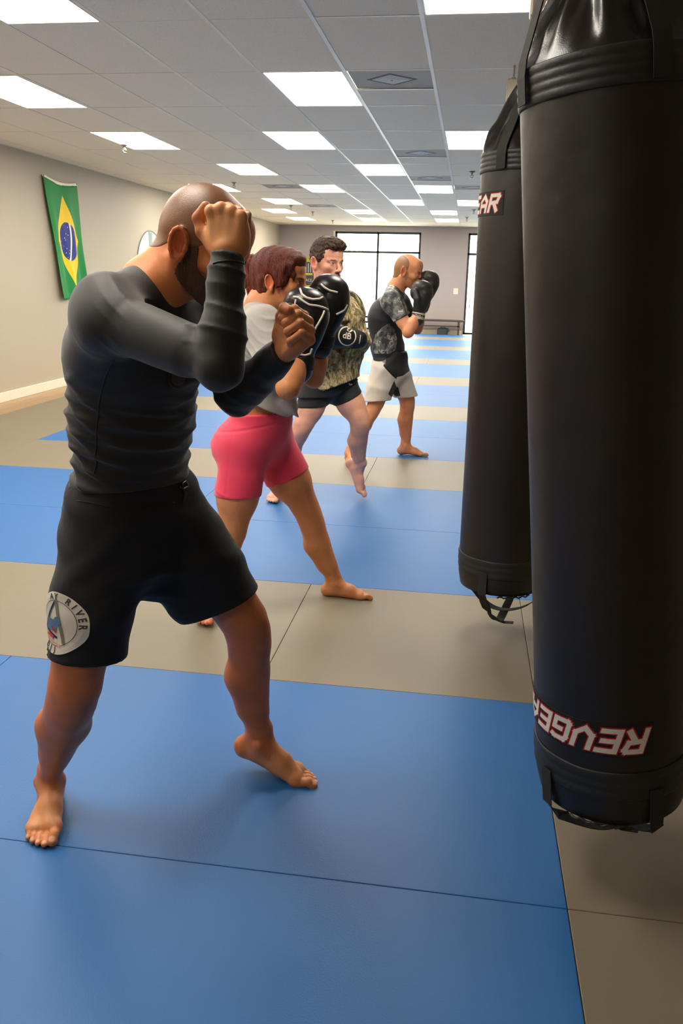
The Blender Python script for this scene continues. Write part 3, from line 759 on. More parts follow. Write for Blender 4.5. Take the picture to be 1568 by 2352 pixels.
def make_bag(Bp, Tp, hook, R_, label, turn, top_end, strap0, loops=1.):
    """Bp bottom centre, Tp centre of the top band's lower edge, hook = hanging point"""
    Bp, Tp, hook = A(Bp), A(Tp), A(hook); ax = nrm(Tp-Bp); L = np.linalg.norm(Tp-Bp)
    vd = nrm(A(Bp[0], Bp[1], 0)); rt = nrm(np.cross(vd, (0, 0, 1))); rt = nrm(rt-ax*np.dot(rt, ax)); tw = np.cross(rt, ax); tw = tw*np.sign(np.dot(tw, -vd))
    def cyl(ph, z, r): return Bp+ax*z+(tw*math.cos(ph)+rt*math.sin(ph))*r
    def rad(ph, z):     # slightly uneven filling
        f = 1+.006*math.sin(3*ph+4*z)+.012*math.sin(z*2.2+.6)
        if z < .05: f *= 1-.05*(1-z/.05)
        return R_*f
    e = empty('punching_bag', (Bp[0], Bp[1], 0), label, 'punching bag')
    N = 96
    sh = MB(); prof = []
    zs = [0.002]+list(np.linspace(.03, L, 70))
    def rr(ph, z): return rad(ph, z)
    v = []; f = []
    for i, z in enumerate(zs):
        for k in range(N): v.append(cyl(2*math.pi*k/N, z, rr(2*math.pi*k/N, z)))
    for i in range(len(zs)-1):
        for k in range(N): f.append((i*N+k, i*N+(k+1) % N, (i+1)*N+(k+1) % N, (i+1)*N+k))
    n0 = len(v)
    for q in (.75, .45, .0):
        for k in range(N): v.append(cyl(2*math.pi*k/N, -.018*(1-q), R_*.95*q+.001))
    for k in range(N): f.append((k, n0+k, n0+(k+1) % N, (k+1) % N))
    for i in range(2):
        for k in range(N): f.append((n0+i*N+k, n0+(i+1)*N+k, n0+(i+1)*N+(k+1) % N, n0+i*N+(k+1) % N))
    body = mesh_obj('shell', v, f, M_vin, e, True)
    def ring_band(name, z0, z1, mat_, parent, ridges, t=.004):
        zz = np.linspace(z0, z1, ridges*6+1); vv = []; ff = []
        prof = [(zz[0], 0)]+[(z, t*(.55+.45*abs(math.sin(math.pi*(i)/6)))) for i, z in enumerate(zz)]+[(zz[-1], 0)]
        for z, dt in prof:
            for k in range(N):
                ph = 2*math.pi*k/N; vv.append(cyl(ph, z, rad(ph, min(z, L))+dt+.0005+.0008*math.sin(9*ph+z*70)))
        for i in range(len(prof)-1):
            for k in range(N): ff.append((i*N+k, i*N+(k+1) % N, (i+1)*N+(k+1) % N, (i+1)*N+k))
        return mesh_obj(name, vv, ff, mat_, parent, True)
    ring_band('bottom_band', .075, .15, M_band, e, 3)
    ring_band('top_band', L-.004, L+.066, M_band, e, 4)
    # crumpled cover closing the top
    v = []; f = []; hz = np.linspace(0, 1, 26)
    Hc = .23
    for i, h in enumerate(hz):
        for k in range(N):
            ph = 2*math.pi*k/N; base = R_*(1-.74*h**1.05)
            fold = .075*math.sin(7*ph+1.5*math.sin(3*h+ph))+.05*math.sin(13*ph+4*h)+.03*math.sin(23*ph+2)
            r = base*(1+fold*min(1, h*3.0)*(1+h)); z = L+.062+Hc*h*(1+.08*math.sin(3*ph+2))-.03*h*math.sin(5*ph)
            v.append(cyl(ph, z, max(r, .01)))
    for i in range(len(hz)-1):
        for k in range(N): f.append((i*N+k, i*N+(k+1) % N, (i+1)*N+(k+1) % N, (i+1)*N+k))
    f.append(tuple((len(hz)-1)*N+k for k in range(N)))
    mesh_obj('top_cover', v, f, M_vin2, e, True)
    # hanging straps: webbing from the band up to the ring
    for q in range(4):
        ph = math.radians(strap0+90*q); pts = []; ns = []
        nor = tw*math.cos(ph)+rt*math.sin(ph)
        for t in np.linspace(0, 1, 12):
            if t < .25: p = cyl(ph, L-.0+.068*t/.25, R_+.009)
            else:
                a = cyl(ph, L+.068, R_+.009); u = (t-.25)/.75; tgt = hook+nor*.02; p = a+(tgt-a)*u
            pts.append(p); ns.append(nor+ax*.4*(t > .25))
        MB().strap(pts, ns, .038, .003).build('hanging_strap', M_web, e)
    if loops:
        # webbing handles crossing under the bag
        for q, (a0, a1, dz) in enumerate(((strap0+10, strap0+182, .115), (strap0+95, strap0+268, .085))):
            pts = []; ns = []
            for t in np.linspace(0, 1, 32):
                pa, pb = math.radians(a0), math.radians(a1)
                if t < .2: p = cyl(pa, .1*(1-t/.2)+.0, R_+.008); nn = tw*math.cos(pa)+rt*math.sin(pa)
                elif t > .8: p = cyl(pb, .1*((t-.8)/.2), R_+.008); nn = tw*math.cos(pb)+rt*math.sin(pb)
                else:
                    u = (t-.2)/.6; A0, A1 = cyl(pa, 0, R_+.008), cyl(pb, 0, R_+.008)
                    p = A0+(A1-A0)*u-ax*dz*loops*math.sin(math.pi*u)**.8+rt*.012*math.sin(6.28*u+q); nn = -ax*math.sin(math.pi*u)-(A1-A0)*(u-.5)*2.5
                pts.append(p); ns.append(nn)
            MB().strap(pts, ns, .036, .0025).build('bottom_strap', M_web, e)
        c = Bp-ax*.118*loops
        MB().strap([c+rt*.0, c+rt*.03-ax*.006+tw*.01, c+rt*.07-ax*.002+tw*.015], [-ax]*3, .025, .003).build('strap_end', M_web, e)
        # lacing flap on the base
        pts = [cyl(math.radians(a), -.002+.004*math.sin(a*.6), R_*.97) for a in range(int(strap0)+30, int(strap0)+80, 3)]
        MB().tube(pts, .0035, 6).build('base_zip', M_vin2, e, True)
    # patches with the maker's lettering
    Hl, Wl, gp, th = .052, .038, .0195, .0125
    tot = 7*Wl+6*gp+.3*Hl; pw = tot+.03; ph_w = pw/R_
    def patch(z, a_end, flip):
        "a_end: angle of the patch end; flip: lettering upside down"
        a0 = a_end-ph_w if not flip else a_end
        hz_ = .042; n = 40; v = []; f = []
        for i in range(n+1):
            for zz, dr in ((-hz_, -.001), (-hz_, .0022), (hz_, .0022), (hz_, -.001)):
                ph = a0+ph_w*i/n if not flip else a_end-ph_w*i/n
                v.append(cyl(ph, z+zz, rad(ph, z)+dr))
        for i in range(n):
            for k in range(3): f.append((i*4+k, i*4+k+1, i*4+k+5, i*4+k+4))
        f.append((0, 1, 2, 3)); f.append(tuple(n*4+k for k in (3, 2, 1, 0)))
        p = mesh_obj('maker_patch', v, f, M_patch, e)
        def put_txt(name, mt, extra, dr):
            q, _ = stroke_quads('REVGEAR', Hl, Wl, gp, th+extra); vv = []; ff = []
            for quad in q:
                b_ = len(vv)
                for u, w_ in quad:
                    uu = u+.015; ww = w_-Hl/2
                    if not flip: ph, z_ = a0+uu/R_, z+ww
                    else: ph, z_ = a_end-uu/R_, z-ww
                    vv.append(cyl(ph, z_, rad(ph, z)+dr))
                ff.append((b_, b_+1, b_+2, b_+3))
            mesh_obj(name, vv, ff, mt, p)
        put_txt('lettering_outline', M_red, .0055, .0028); put_txt('lettering', M_white, 0, .0036)
        # stitched border
    patch(.235, math.radians(turn), True)
    patch(L-.115, math.radians(top_end), False)
    return e
def make_hanger(x, y, zb, label, s=1.):
    e = empty('bag_hanger', (x, y, ZC), label, 'bag hanger', None)
    M_cream = M_hang
    MB().tube([(x, y, zb+.14*s), (x, y, ZC+.02)], .0065, 10).build('threaded_rod', M_cream, e, True)
    MB().lathe([(0, 0), (.016, 0), (.016, .012), (0, .012)], (x, y, zb+.125*s), 6, cap=False).build('nut', M_cream, e)
    MB().box((x-.036*s, y-.03*s, zb), (x+.036*s, y+.03*s, zb+.125*s), .008).build('swivel_housing', M_cream, e)
    MB().box((x-.028*s, y-.022*s, zb-.014*s), (x+.028*s, y+.022*s, zb+.002), .004).build('swivel_plate', M_metal, e)
    r = MB(); r.tube([(x+.026*s*math.cos(a), y, zb-.036*s+.026*s*math.sin(a)) for a in np.linspace(0, 6.283, 25)[:-1]], .0065*s, 8, True); r.build('eye_ring', M_cream, e, True)
    c = MB(); z0 = zb-.05*s
    c.tube([(x+.0*s, y+.016*math.cos(a)*s, z0-.035*s+.045*s*math.sin(a)) for a in np.linspace(0, 6.283, 21)[:-1]], .005*s, 8, True); c.build('carabiner', M_cream, e, True)
    return e
M_hang = mat('cream_painted_steel', (196, 184, 160), .4, .2)
near_bag = make_bag((.437, 1.93, .24), (.262, 1.905, 1.838), (.19, 1.905, 2.32), .183, 'large black punching bag in front with white maker lettering at its foot', 34, -100, -58)
far_bag = make_bag((.205, 3.385, .225), (.19, 3.385, 1.868), (.207, 3.385, 2.27), .176, 'second black punching bag with label near its top, behind the large one', 29+150, -27, -32, 1.45)
third_bag = make_bag((.30, 6.2, .225), (.27, 6.2, 1.85), (.21, 6.2, 2.485), .17, 'third black punching bag, almost hidden behind the two front bags', 120, -100, -70)
make_hanger(.185, 1.905, 2.43, 'steel bag hanger above the large front punching bag')
make_hanger(.188, 3.385, 2.385, 'steel swivel bag hanger at the top edge left of the front bag')
make_hanger(.205, 6.2, 2.635, 'cream steel swivel bag hanger between the two punching bags', 1.15)
make_hanger(.225, 8.25, 2.64, 'thin rod bag hanger farthest back, rising over the second bag cover')
# ================================================================ FLAG, EMBLEM, BENCH AND FAR WALL
def shader_flag():
    m, nt, b = new_mat('flag_cloth'); L = nt.links
    uv = nt.nodes.new('ShaderNodeAttribute'); uv.attribute_name = 'fl'
    sx = nt.nodes.new('ShaderNodeSeparateXYZ'); L.new(uv.outputs['Vector'], sx.inputs[0])
    def mth(op, a, b_=None, c=None):
        n = nt.nodes.new('ShaderNodeMath'); n.operation = op
        for i, x in enumerate((a, b_, c)):
            if x is None: continue
            if isinstance(x, (int, float)): n.inputs[i].default_value = x
            else: L.new(x, n.inputs[i])
        return n.outputs[0]
    u, v = sx.outputs[0], sx.outputs[1]      # u along length (20), v across (14), centred
    dia = mth('LESS_THAN', mth('ADD', mth('DIVIDE', mth('ABSOLUTE', u), 8.3), mth('DIVIDE', mth('ABSOLUTE', v), 5.3)), 1.)
    r = mth('SQRT', mth('ADD', mth('MULTIPLY', u, u), mth('MULTIPLY', v, v))); disc = mth('LESS_THAN', r, 3.5)
    # arc band, centre (-2,-7)... seen with the hoist at the top
    du, dv = mth('ADD', u, 2.), mth('ADD', v, 7.); rb = mth('SQRT', mth('ADD', mth('MULTIPLY', du, du), mth('MULTIPLY', dv, dv)))
    band = mth('MULTIPLY', disc, mth('LESS_THAN', mth('ABSOLUTE', mth('SUBTRACT', rb, 8.25)), .27))
    def mix(f, a, c):
        n = nd(nt, 'ShaderNodeMix', data_type='RGBA'); L.new(f, n.inputs[0])
        if isinstance(a, tuple): n.inputs[6].default_value = a
        else: L.new(a, n.inputs[6])
        n.inputs[7].default_value = c; return n.outputs[2]
    c = mix(dia, srgb(22, 136, 62), srgb(248, 208, 24)); c = mix(disc, c, srgb(34, 48, 134)); c = mix(band, c, srgb(232, 232, 220))
    # stars
    vo = nd(nt, 'ShaderNodeTexVoronoi', Scale=1.5); vo.feature = 'F1'; L.new(uv.outputs['Vector'], vo.inputs['Vector'])
    st = mth('MULTIPLY', mth('MULTIPLY', mth('LESS_THAN', vo.outputs['Distance'], .17), mth('LESS_THAN', r, 3.2)), mth('LESS_THAN', rb, 7.8))
    c = mix(st, c, srgb(235, 235, 230)); L.new(c, b.inputs['Base Color']); b.inputs['Roughness'].default_value = .7
    return m
# hangs by its short edge: top edge at z 2.6, flat to the wall with soft folds
v = []; f = []; att = []; NU, NV = 60, 60
TL, TR, BL, BR = A(0, 10.36, 2.615), A(0, 11.30, 2.60), A(0, 10.62, 1.10), A(0, 11.42, 1.15)
for i in range(NU+1):
    for j in range(NV+1):
        s_, t_ = i/NU, j/NV
        top = TL+(TR-TL)*t_; bot = BL+(BR-BL)*t_; P = top+(bot-top)*s_
        P[2] -= .05*math.sin(math.pi*t_)*(1-s_)**2
        P[1] += .02*math.sin(9*s_)*(t_-.5)
        off = .02+.018*math.sin(t_*11+s_*2.2)*(.3+s_)+.012*math.sin(t_*23-s_*3)*s_+.03*s_*(1-t_)
        v.append((XL+.012+off, P[1], P[2])); att.append(((s_-.5)*20*1.02, (t_-.5)*14, 0))
for i in range(NU):
    for j in range(NV): f.append((i*(NV+1)+j, i*(NV+1)+j+1, (i+1)*(NV+1)+j+1, (i+1)*(NV+1)+j))
e = empty('flag', (XL, 10.85, 1.1), 'green flag with yellow diamond and blue disc hanging on the left wall', 'flag')
o = mesh_obj('flag_cloth', v, f, shader_flag(), e, True)
a_ = o.data.attributes.new('fl', 'FLOAT_VECTOR', 'POINT'); a_.data.foreach_set('vector', np.array(att, np.float32).ravel())
sm = o.modifiers.new('thickness', 'SOLIDIFY'); sm.thickness = .002
hd = MB(); pts = [A(XL+.03, *(TL+(TR-TL)*t+A(0, 0, -.05*math.sin(math.pi*t)+.012))[1:]) for t in np.linspace(0, 1, 20)]
hd.strap(pts, [A(1, 0, 0)]*20, .034, .004); hd.build('heading_tape', M_trim, e)
for t in (0.02, .98):
    P = TL+(TR-TL)*t; MB().lathe([(0, 0), (.012, 0), (.012, .004), (0, .006)], (XL+.035, P[1], P[2]+.012), 12, (1, 0, 0), cap=False).build('grommet', M_metal, e); MB().tube([(XL+.0006, P[1], P[2]+.012), (XL+.04, P[1], P[2]+.012)], .003).build('nail', M_metal, e)
# round painted emblem on the wall
M_em = mat('emblem_white', (224, 228, 218), .5); M_emg = mat('emblem_grey_green', (128, 142, 128), .5)
cy, cz, rr = 14.0, 1.50, .655
e = empty('wall_emblem', (XL, cy, cz), 'round white wall emblem with a grey green brush figure, right of the flag', 'wall emblem')
MB().lathe([(0, 0), (rr, 0), (rr, .006), (0, .006)], (XL, cy, cz), 64, (1, 0, 0), cap=False).build('disc', M_em, e)
MB().tube([(XL+.006, cy+rr*math.cos(a), cz+rr*math.sin(a)) for a in np.linspace(0, 6.283, 65)[:-1]], .012, 6, True).build('rim', M_emg, e)
fg = MB()
def slab(poly):
    n = len(poly); vv = [(XL+.006, cy+p[0]*rr, cz+p[1]*rr) for p in poly]+[(XL+.010, cy+p[0]*rr, cz+p[1]*rr) for p in poly]
    fg.add(vv, [tuple(range(n))[::-1], tuple(range(n, 2*n))]+[(i, (i+1) % n, (i+1) % n+n, i+n) for i in range(n)])
slab([(-.12, .98), (.1, .96), (.12, .3), (.0, -.2), (-.5, -.85), (-.62, -.75), (-.2, -.1), (-.14, .3)])
slab([(-.9, .3), (-.5, .34), (.5, .46), (.62, .34), (.3, .1), (-.3, .12), (-.92, .16)])
slab([(-.05, -.0), (.1, .1), (.75, -.6), (.6, -.72)]); slab([(-.95, -.12), (-.3, -.02), (.2, -.1), (.1, -.2), (-.5, -.22)])
fg.build('brush_figure', M_emg, e)
# bench by the far wall
M_bench = mat('dark_bench', (66, 54, 48), .5)
e = empty('bench', (-.68, YF-.45, ZF), 'dark low bench against the far wall beside the glass door', 'bench')
b0, b1, by0, by1 = -1.45, -.10, YF-.62, YF-.2
MB().box((b0, by0, .34), (b1, by1, .385), .006).build('seat', M_bench, e)
for x in (b0+.1, b1-.17):
    for y in (by0+.02, by1-.06): MB().box((x, y, ZF), (x+.05, y+.04, .34)).build('leg', M_bench, e)
MB().box((b0+.1, by0+.02, .2), (b1-.12, by0+.05, .235)).build('stretcher', M_bench, e)
M_bag = mat('dark_green_nylon', (48, 60, 58), .6, bump=.5, bscale=20)
ob = Ops(); ob.bx((-.68, YF-.42, ZF+.1), (.15, .12, .1), None, .04); ob.rc((-.56, YF-.5, ZF+.15), (-.52, YF-.4, ZF+.14), .05, .04, .03)
e = empty('gym_bag', (-.68, YF-.42, ZF), 'small dark gym bag on the floor under the far bench', 'bag')
fast_mesh('bag_body', [mesh_sdf(ob, .015)], M_bag, e)
MB().tube([(-.8, YF-.5, .1), (-.72, YF-.52, .19), (-.62, YF-.52, .19), (-.56, YF-.5, .1)], .01).build('handle', M_bench, e)
# switch plate
e = empty('switch_plate', (-.386, YF, 1.15), 'small white switch plate on the far wall above the bench', 'switch')
MB().box((-.45, YF-.01, 1.07), (-.32, YF, 1.23), .003).build('plate', M_trim, e); MB().box((-.40, YF-.016, 1.12), (-.37, YF-.01, 1.18)).build('toggle', M_trim, e)
# poster / rules board by the far window
M_py = mat('sign_yellow', (176, 172, 34), .6); M_pk = mat('sign_charcoal', (62, 58, 62), .6); M_pw = mat('sign_white', (196, 192, 190), .6)
e = empty('wall_sign', (-4.65, YF, 1.6), 'tall yellow and charcoal wall sign on the far wall behind the camouflage shirt man', 'sign')
x0, x1 = -5.25, -4.3
MB().box((x0, YF-.02, 1.12), (x1, YF-.004, 2.0)).build('board', M_pk, e)
for za, zb_, mt, nm in ((1.86, 2.0, M_py, 'yellow_stripe'), (1.12, 1.22, M_py, 'yellow_stripe'), (1.5, 1.56, M_py, 'yellow_stripe')):
    MB().box((x0, YF-.026, za), (x1 if zb_ != 1.56 else x1-.16, YF-.02, zb_)).build(nm, mt, e)
def text_obj(s, size, P, xd, yd, m, parent, name, ext=.002, off=0, bold=0):
    cu = bpy.data.curves.new('t', 'FONT'); cu.body = s; cu.size = size; cu.align_x = 'CENTER'; cu.align_y = 'CENTER'; cu.extrude = ext/2; cu.offset = bold
    t = bpy.data.objects.new('t', cu); C.objects.link(t); bpy.context.view_layer.update()
    dg = bpy.context.evaluated_depsgraph_get(); me = bpy.data.meshes.new_from_object(t.evaluated_get(dg)); bpy.data.objects.remove(t)
    xd, yd = nrm(xd), nrm(yd); zd = np.cross(xd, yd); vv = [A(P)+xd*q.co[0]+yd*q.co[1]+zd*(q.co[2]+ext/2+off) for q in me.vertices]
    ff = [tuple(p.vertices) for p in me.polygons]; return mesh_obj(name, vv, ff, m, parent)
text_obj('PLACE', .1, (-4.62, YF-.026, 1.36), (1, 0, 0), (0, 0, 1), M_pw, e, 'lettering'); text_obj('|||||||||||', .26, (-4.72, YF-.026, 1.72), (1, 0, 0), (0, 0, 1), M_pw, e, 'lettering')
# ================================================================ PEOPLE: materials and helpers
def skin_mat(name, rough=.48, bumps=.25):
    m, nt, b = new_mat(name); L = nt.links
    a = nt.nodes.new('ShaderNodeAttribute'); a.attribute_name = 'tint'
    vec = coords(nt); n = nd(nt, 'ShaderNodeTexNoise', Scale=28., Detail=5.); L.new(vec, n.inputs['Vector'])
    mr = nd(nt, 'ShaderNodeMapRange'); mr.inputs['To Min'].default_value = .86; mr.inputs['To Max'].default_value = 1.12; L.new(n.outputs[0], mr.inputs['Value'])
    mx = nd(nt, 'ShaderNodeMix', data_type='RGBA', blend_type='MULTIPLY'); mx.inputs[0].default_value = 1; L.new(a.outputs['Color'], mx.inputs[6]); L.new(mr.outputs[0], mx.inputs[7])
    L.new(mx.outputs[2], b.inputs['Base Color'])
    n2 = nd(nt, 'ShaderNodeTexNoise', Scale=350., Detail=3.); L.new(vec, n2.inputs['Vector'])
    bp = nd(nt, 'ShaderNodeBump', Strength=bumps, Distance=.0012); L.new(n2.outputs[0], bp.inputs['Height']); L.new(bp.outputs[0], b.inputs['Normal'])
    b.inputs['Roughness'].default_value = rough; b.inputs['Specular IOR Level'].default_value = .45
    b.inputs['Subsurface Weight'].default_value = .12; b.inputs['Subsurface Radius'].default_value = (.012, .004, .002); b.inputs['Subsurface Scale'].default_value = 1.
    return m
M_skin = skin_mat('skin')
def lin(c): return A(*srgb(*c)[:3])
def tinter(base, blobs, speck=None, freck=.05, seed=3):
    "blobs: (centre, frame, radii, colour, strength, soft)"
    b0 = lin(base)
    def fn(v):
        c = np.tile(b0, (len(v), 1)); c *= (1+freck*noise3(v, 40, seed))[:, None]
        for q in blobs:
            w_ = blob(v, q[0], q[1], q[2], q[5] if len(q) > 5 else .4)*q[4]
            if len(q) > 6 and q[6]: w_ = w_*(.75+.25*np.clip(noise3(v, q[6], 9)*1.5, -1, 1))
            c = c*(1-w_[:, None])+lin(q[3])*w_[:, None]
        return np.clip(c, 0, 1)
    return fn
def face_blobs(H, skin, lip, brow, stubble=None, eyes=(60, 38, 22), browt=1.):
    k = H.s; M = H.M; w = H.w; bl = []
    if stubble:
        col, st = stubble
        bl += [(w(.07, 0, -.085), M, (.055*k, .06*k, .042*k), col, st, .3, 300), (w(.035, .052, -.065), M, (.04*k, .03*k, .04*k), col, st, .3, 300), (w(.035, -.052, -.065), M, (.04*k, .03*k, .04*k), col, st, .3, 300),
               (w(.1, 0, -.053), M, (.02*k, .027*k, .007*k), col, st, .3, 300), (w(.012, .066, -.03), M, (.015*k, .02*k, .035*k), col, st*.9, .3, 300), (w(.012, -.066, -.03), M, (.015*k, .02*k, .035*k), col, st*.9, .3, 300)]
    bl += [(w(.1, 0, -.0665), M, (.018*k, .0235*k, .0125*k), lip, .75, .3)]
    bl += [(w(.1, 0, -.067), M, (.02*k, .022*k, .0018*k), (70, 30, 25), .8, .5)]
    for q in (-1, 1):
        bl.append((w(.088, q*.032, .0175), M, (.022*k, .0205*k, .0048*k*browt), brow, .9, .35, 500))
        bl.append((w(.0872, q*.031, 0.0), M, (.006*k, .0105*k, .0045*k), (235, 228, 222), .95, .15))
        bl.append((w(.0875, q*.031, .0005), M, (.006*k, .0055*k, .0055*k), eyes, .98, .1))
        bl.append((w(.0885, q*.031, .0005), M, (.006*k, .0028*k, .0028*k), (12, 8, 8), .98, .1))
        bl.append((w(.088, q*.031, .0058), M, (.01*k, .0135*k, .0016*k), (40, 24, 20), .85, .3))
        bl.append((w(-.016, q*.086, -.004), M, (.02*k, .014*k, .032*k), (214, 84, 56), .5, .3))
    bl.append((w(.116, 0, -.038), M, (.012*k, .016*k, .012*k), (205, 110, 85), .3, .5))
    return bl
def nail_blobs(F, col): return [(c, M, (r[0], r[1], r[2]), col, .75, .2) for c, M, r in F.nails]
def cloth_mat(name, col, rough=.7, sheen=.15, weave=900, bump=.2, bb=0, spec=.4):
    m, nt, b = new_mat(name); L = nt.links; vec = coords(nt)
    n = nd(nt, 'ShaderNodeTexNoise', Scale=weave*1., Detail=2.); L.new(vec, n.inputs['Vector'])
    bp = nd(nt, 'ShaderNodeBump', Strength=bump, Distance=.0008); L.new(n.outputs[0], bp.inputs['Height'])
    n2 = nd(nt, 'ShaderNodeTexNoise', Scale=18., Detail=4.); L.new(vec, n2.inputs['Vector'])
    bp2 = nd(nt, 'ShaderNodeBump', Strength=bb or .25, Distance=.008); L.new(n2.outputs[0], bp2.inputs['Height']); L.new(bp.outputs[0], bp2.inputs['Normal']); L.new(bp2.outputs[0], b.inputs['Normal'])
    c = srgb(*col); mx = nd(nt, 'ShaderNodeMix', data_type='RGBA'); mx.inputs[6].default_value = tuple(x*.92 for x in c[:3])+(1,); mx.inputs[7].default_value = tuple(min(1, x*1.08) for x in c[:3])+(1,)
    L.new(n.outputs[0], mx.inputs[0]); L.new(mx.outputs[2], b.inputs['Base Color'])
    b.inputs['Roughness'].default_value = rough; b.inputs['Sheen Weight'].default_value = sheen; b.inputs['Sheen Roughness'].default_value = .5; b.inputs['Specular IOR Level'].default_value = spec
    return m
M_hand = None
def decal(name, quads, P, xd, yd, target, m, parent, off=.0012, thick=.0006, both=False):
    """flat shape (list of polygons in (u, v) metres about P) laid onto the surface of `target`"""
    bvh = target if isinstance(target, BVHTree) else bvh_of(target)
    xd, yd = nrm(xd), nrm(yd); zd = np.cross(xd, yd); v = []; f = []
    for q in quads:
        b_ = len(v)
        for u, w_ in q:
            p = A(P)+xd*u+yd*w_; hit = bvh.ray_cast(V(p+zd*.12), V(-zd), .3)
            if hit[0] is None:
                h2 = bvh.find_nearest(V(p)); v.append(A(h2[0])+A(h2[1])*off)
            else: v.append(A(hit[0])+zd*off*.6+A(hit[1])*off*.6)
        f.append(tuple(range(b_, len(v))))
    return mesh_obj(name, v, f, m, parent, True)
def bvh_of(o):
    me = o.data; v = np.empty(len(me.vertices)*3, F4); me.vertices.foreach_get('co', v); v = v.reshape(-1, 3)
    return BVHTree.FromPolygons([tuple(x) for x in v.tolist()], [tuple(p.vertices) for p in me.polygons])
def disc_quads(r0, r1, n=64, rings=6, sx=1., a0=0, a1=2*math.pi, cx=0, cy=0):
    q = []
    for i in range(rings):
        ra, rb = r0+(r1-r0)*i/rings, r0+(r1-r0)*(i+1)/rings
        for k in range(n):
            t0, t1 = a0+(a1-a0)*k/n, a0+(a1-a0)*(k+1)/n
            p = [(cx+sx*ra*math.cos(t0), cy+ra*math.sin(t0)), (cx+sx*rb*math.cos(t0), cy+rb*math.sin(t0)), (cx+sx*rb*math.cos(t1), cy+rb*math.sin(t1)), (cx+sx*ra*math.cos(t1), cy+ra*math.sin(t1))]
            q.append(p if ra > 1e-6 else p[1:] if False else p)
    return [x for x in q]
def grid_poly(x0, x1, y0, y1, n=6, m=6, shear=0):
    q = []
    for i in range(n):
        for j in range(m):
            a, b, c, d = x0+(x1-x0)*i/n, x0+(x1-x0)*(i+1)/n, y0+(y1-y0)*j/m, y0+(y1-y0)*(j+1)/m
            q.append([(a+shear*c, c), (b+shear*c, c), (b+shear*d, d), (a+shear*d, d)])
    return q
def text_quads(s, size, spacing=1.0, font_bold=.0):
    "triangulated text outline as polygons, centred"
    cu = bpy.data.curves.new('t', 'FONT'); cu.body = s; cu.size = size; cu.align_x = 'CENTER'; cu.align_y = 'CENTER'; cu.space_character = spacing; cu.offset = font_bold
    t = bpy.data.objects.new('t', cu); C.objects.link(t); bpy.context.view_layer.update()
    me = bpy.data.meshes.new_from_object(t.evaluated_get(bpy.context.evaluated_depsgraph_get())); bpy.data.objects.remove(t)
    return [[(me.vertices[i].co[0], me.vertices[i].co[1]) for i in p.vertices] for p in me.polygons]
def line_quads(pts, w, per=.01):
    q = []
    for a, b in zip(pts[:-1], pts[1:]):
        a, b = A(*a), A(*b); d = b-a; L = np.linalg.norm(d); d = d/L; n = A(-d[1], d[0])*w/2; a = a-d*w*.2; b = b+d*w*.2; m = max(1, int(L/per))
        for i in range(m):
            p, r = a+(b-a)*i/m, a+(b-a)*(i+1)/m; q.append([tuple(p-n), tuple(r-n), tuple(r+n), tuple(p+n)])
    return q
def torso_ops(T, k=.04):
    """T: dict pelvis, waist, chest, neck, shL, shR, hipL, hipR, fwd (chest), pf (pelvis fwd), w scale"""
    o = Ops(); s = T.get('s', 1.); pf = nrm(T['pf']); cf = nrm(T['fwd']); pl = nrm(np.cross((0, 0, 1), pf)); cl = nrm(np.cross((0, 0, 1), cf))
    P, W, Ch, N = A(T['pelvis']), A(T['waist']), A(T['chest']), A(T['neck']); hw = T.get('hips', 1.); ww = T.get('waistw', 1.); bl = T.get('belly', 0.)
    o.rc(P, W, .112*s*hw, .108*s*ww, k, pl, 1.38); o.rc(W, Ch, .108*s*ww, .118*s, k, cl, 1.38)
    o.el(Ch+cf*.01, (.118*s, .165*s, .15*s), frame(cf), k)
    o.rc(Ch+A(0, 0, .05), N-A(0, 0, .06*s), .1*s, .06*s, k, cl, 1.45)
    for q, sh in ((1, T['shL']), (-1, T['shR'])):
        sh = A(sh)
        o.rc(N+cl*q*.03-A(0, 0, .02)-cf*.01, sh+A(0, 0, .012), .045*s, .04*s, .05)       # trapezius
        o.rc(Ch+cl*q*.07+A(0, 0, .04), sh, .075*s, .055*s, .05)
        o.el(Ch+cf*.075*s+cl*q*.065*s+A(0, 0, .03), (.045*s, .075*s, .055*s), frame(cf), .03)   # pectoral
        o.rc(Ch-cf*.03+cl*q*.1*s-A(0, 0, .02), W-cf*.02+cl*q*.09*s*ww, .07*s, .05*s, .05)   # latissimus
        o.el(P-pf*.05*s-A(0, 0, .06)+pl*q*.06*s, (.085*s*hw, .078*s*hw, .09*s), frame(pf), .04)    # glute
    for q, hp in ((1, T['hipL']), (-1, T['hipR'])): o.rc(P, A(hp), .1*s, .09*s, .05)
    if bl: o.el(W+nrm(pf+cf)*.05*s+A(0, 0, -.02), (.09*s+bl, .12*s, .12*s), frame(pf), .05)
    return o
def pipe_on(g, pts, r, m, parent, name='white_piping', bv=None, closed=False):
    "thin piping following the surface"
    bv = bv or bvh_of(g); P = []
    for a, b in zip(pts[:-1], pts[1:]):
        for t in np.linspace(0, 1, 8, endpoint=False):
            q = A(a)+(A(b)-A(a))*t; hit = bv.find_nearest(V(q)); P.append(A(hit[0])+A(hit[1])*r*.3)
    hit = bv.find_nearest(V(A(pts[-1]))); P.append(A(hit[0])+A(hit[1])*r*.3)
    P = np.array(P); P[1:-1] = (P[:-2]+2*P[1:-1]+P[2:])/4
    return MB().tube(list(P), r, 8).build(name, m, parent, True)
def see(g_bv, x, y):
    "point where the sight line through (x, y) meets the surface"
    d = ray(x, y); h = g_bv.ray_cast(V(CO), V(nrm(d))); return A(h[0]) if h[0] is not None else None
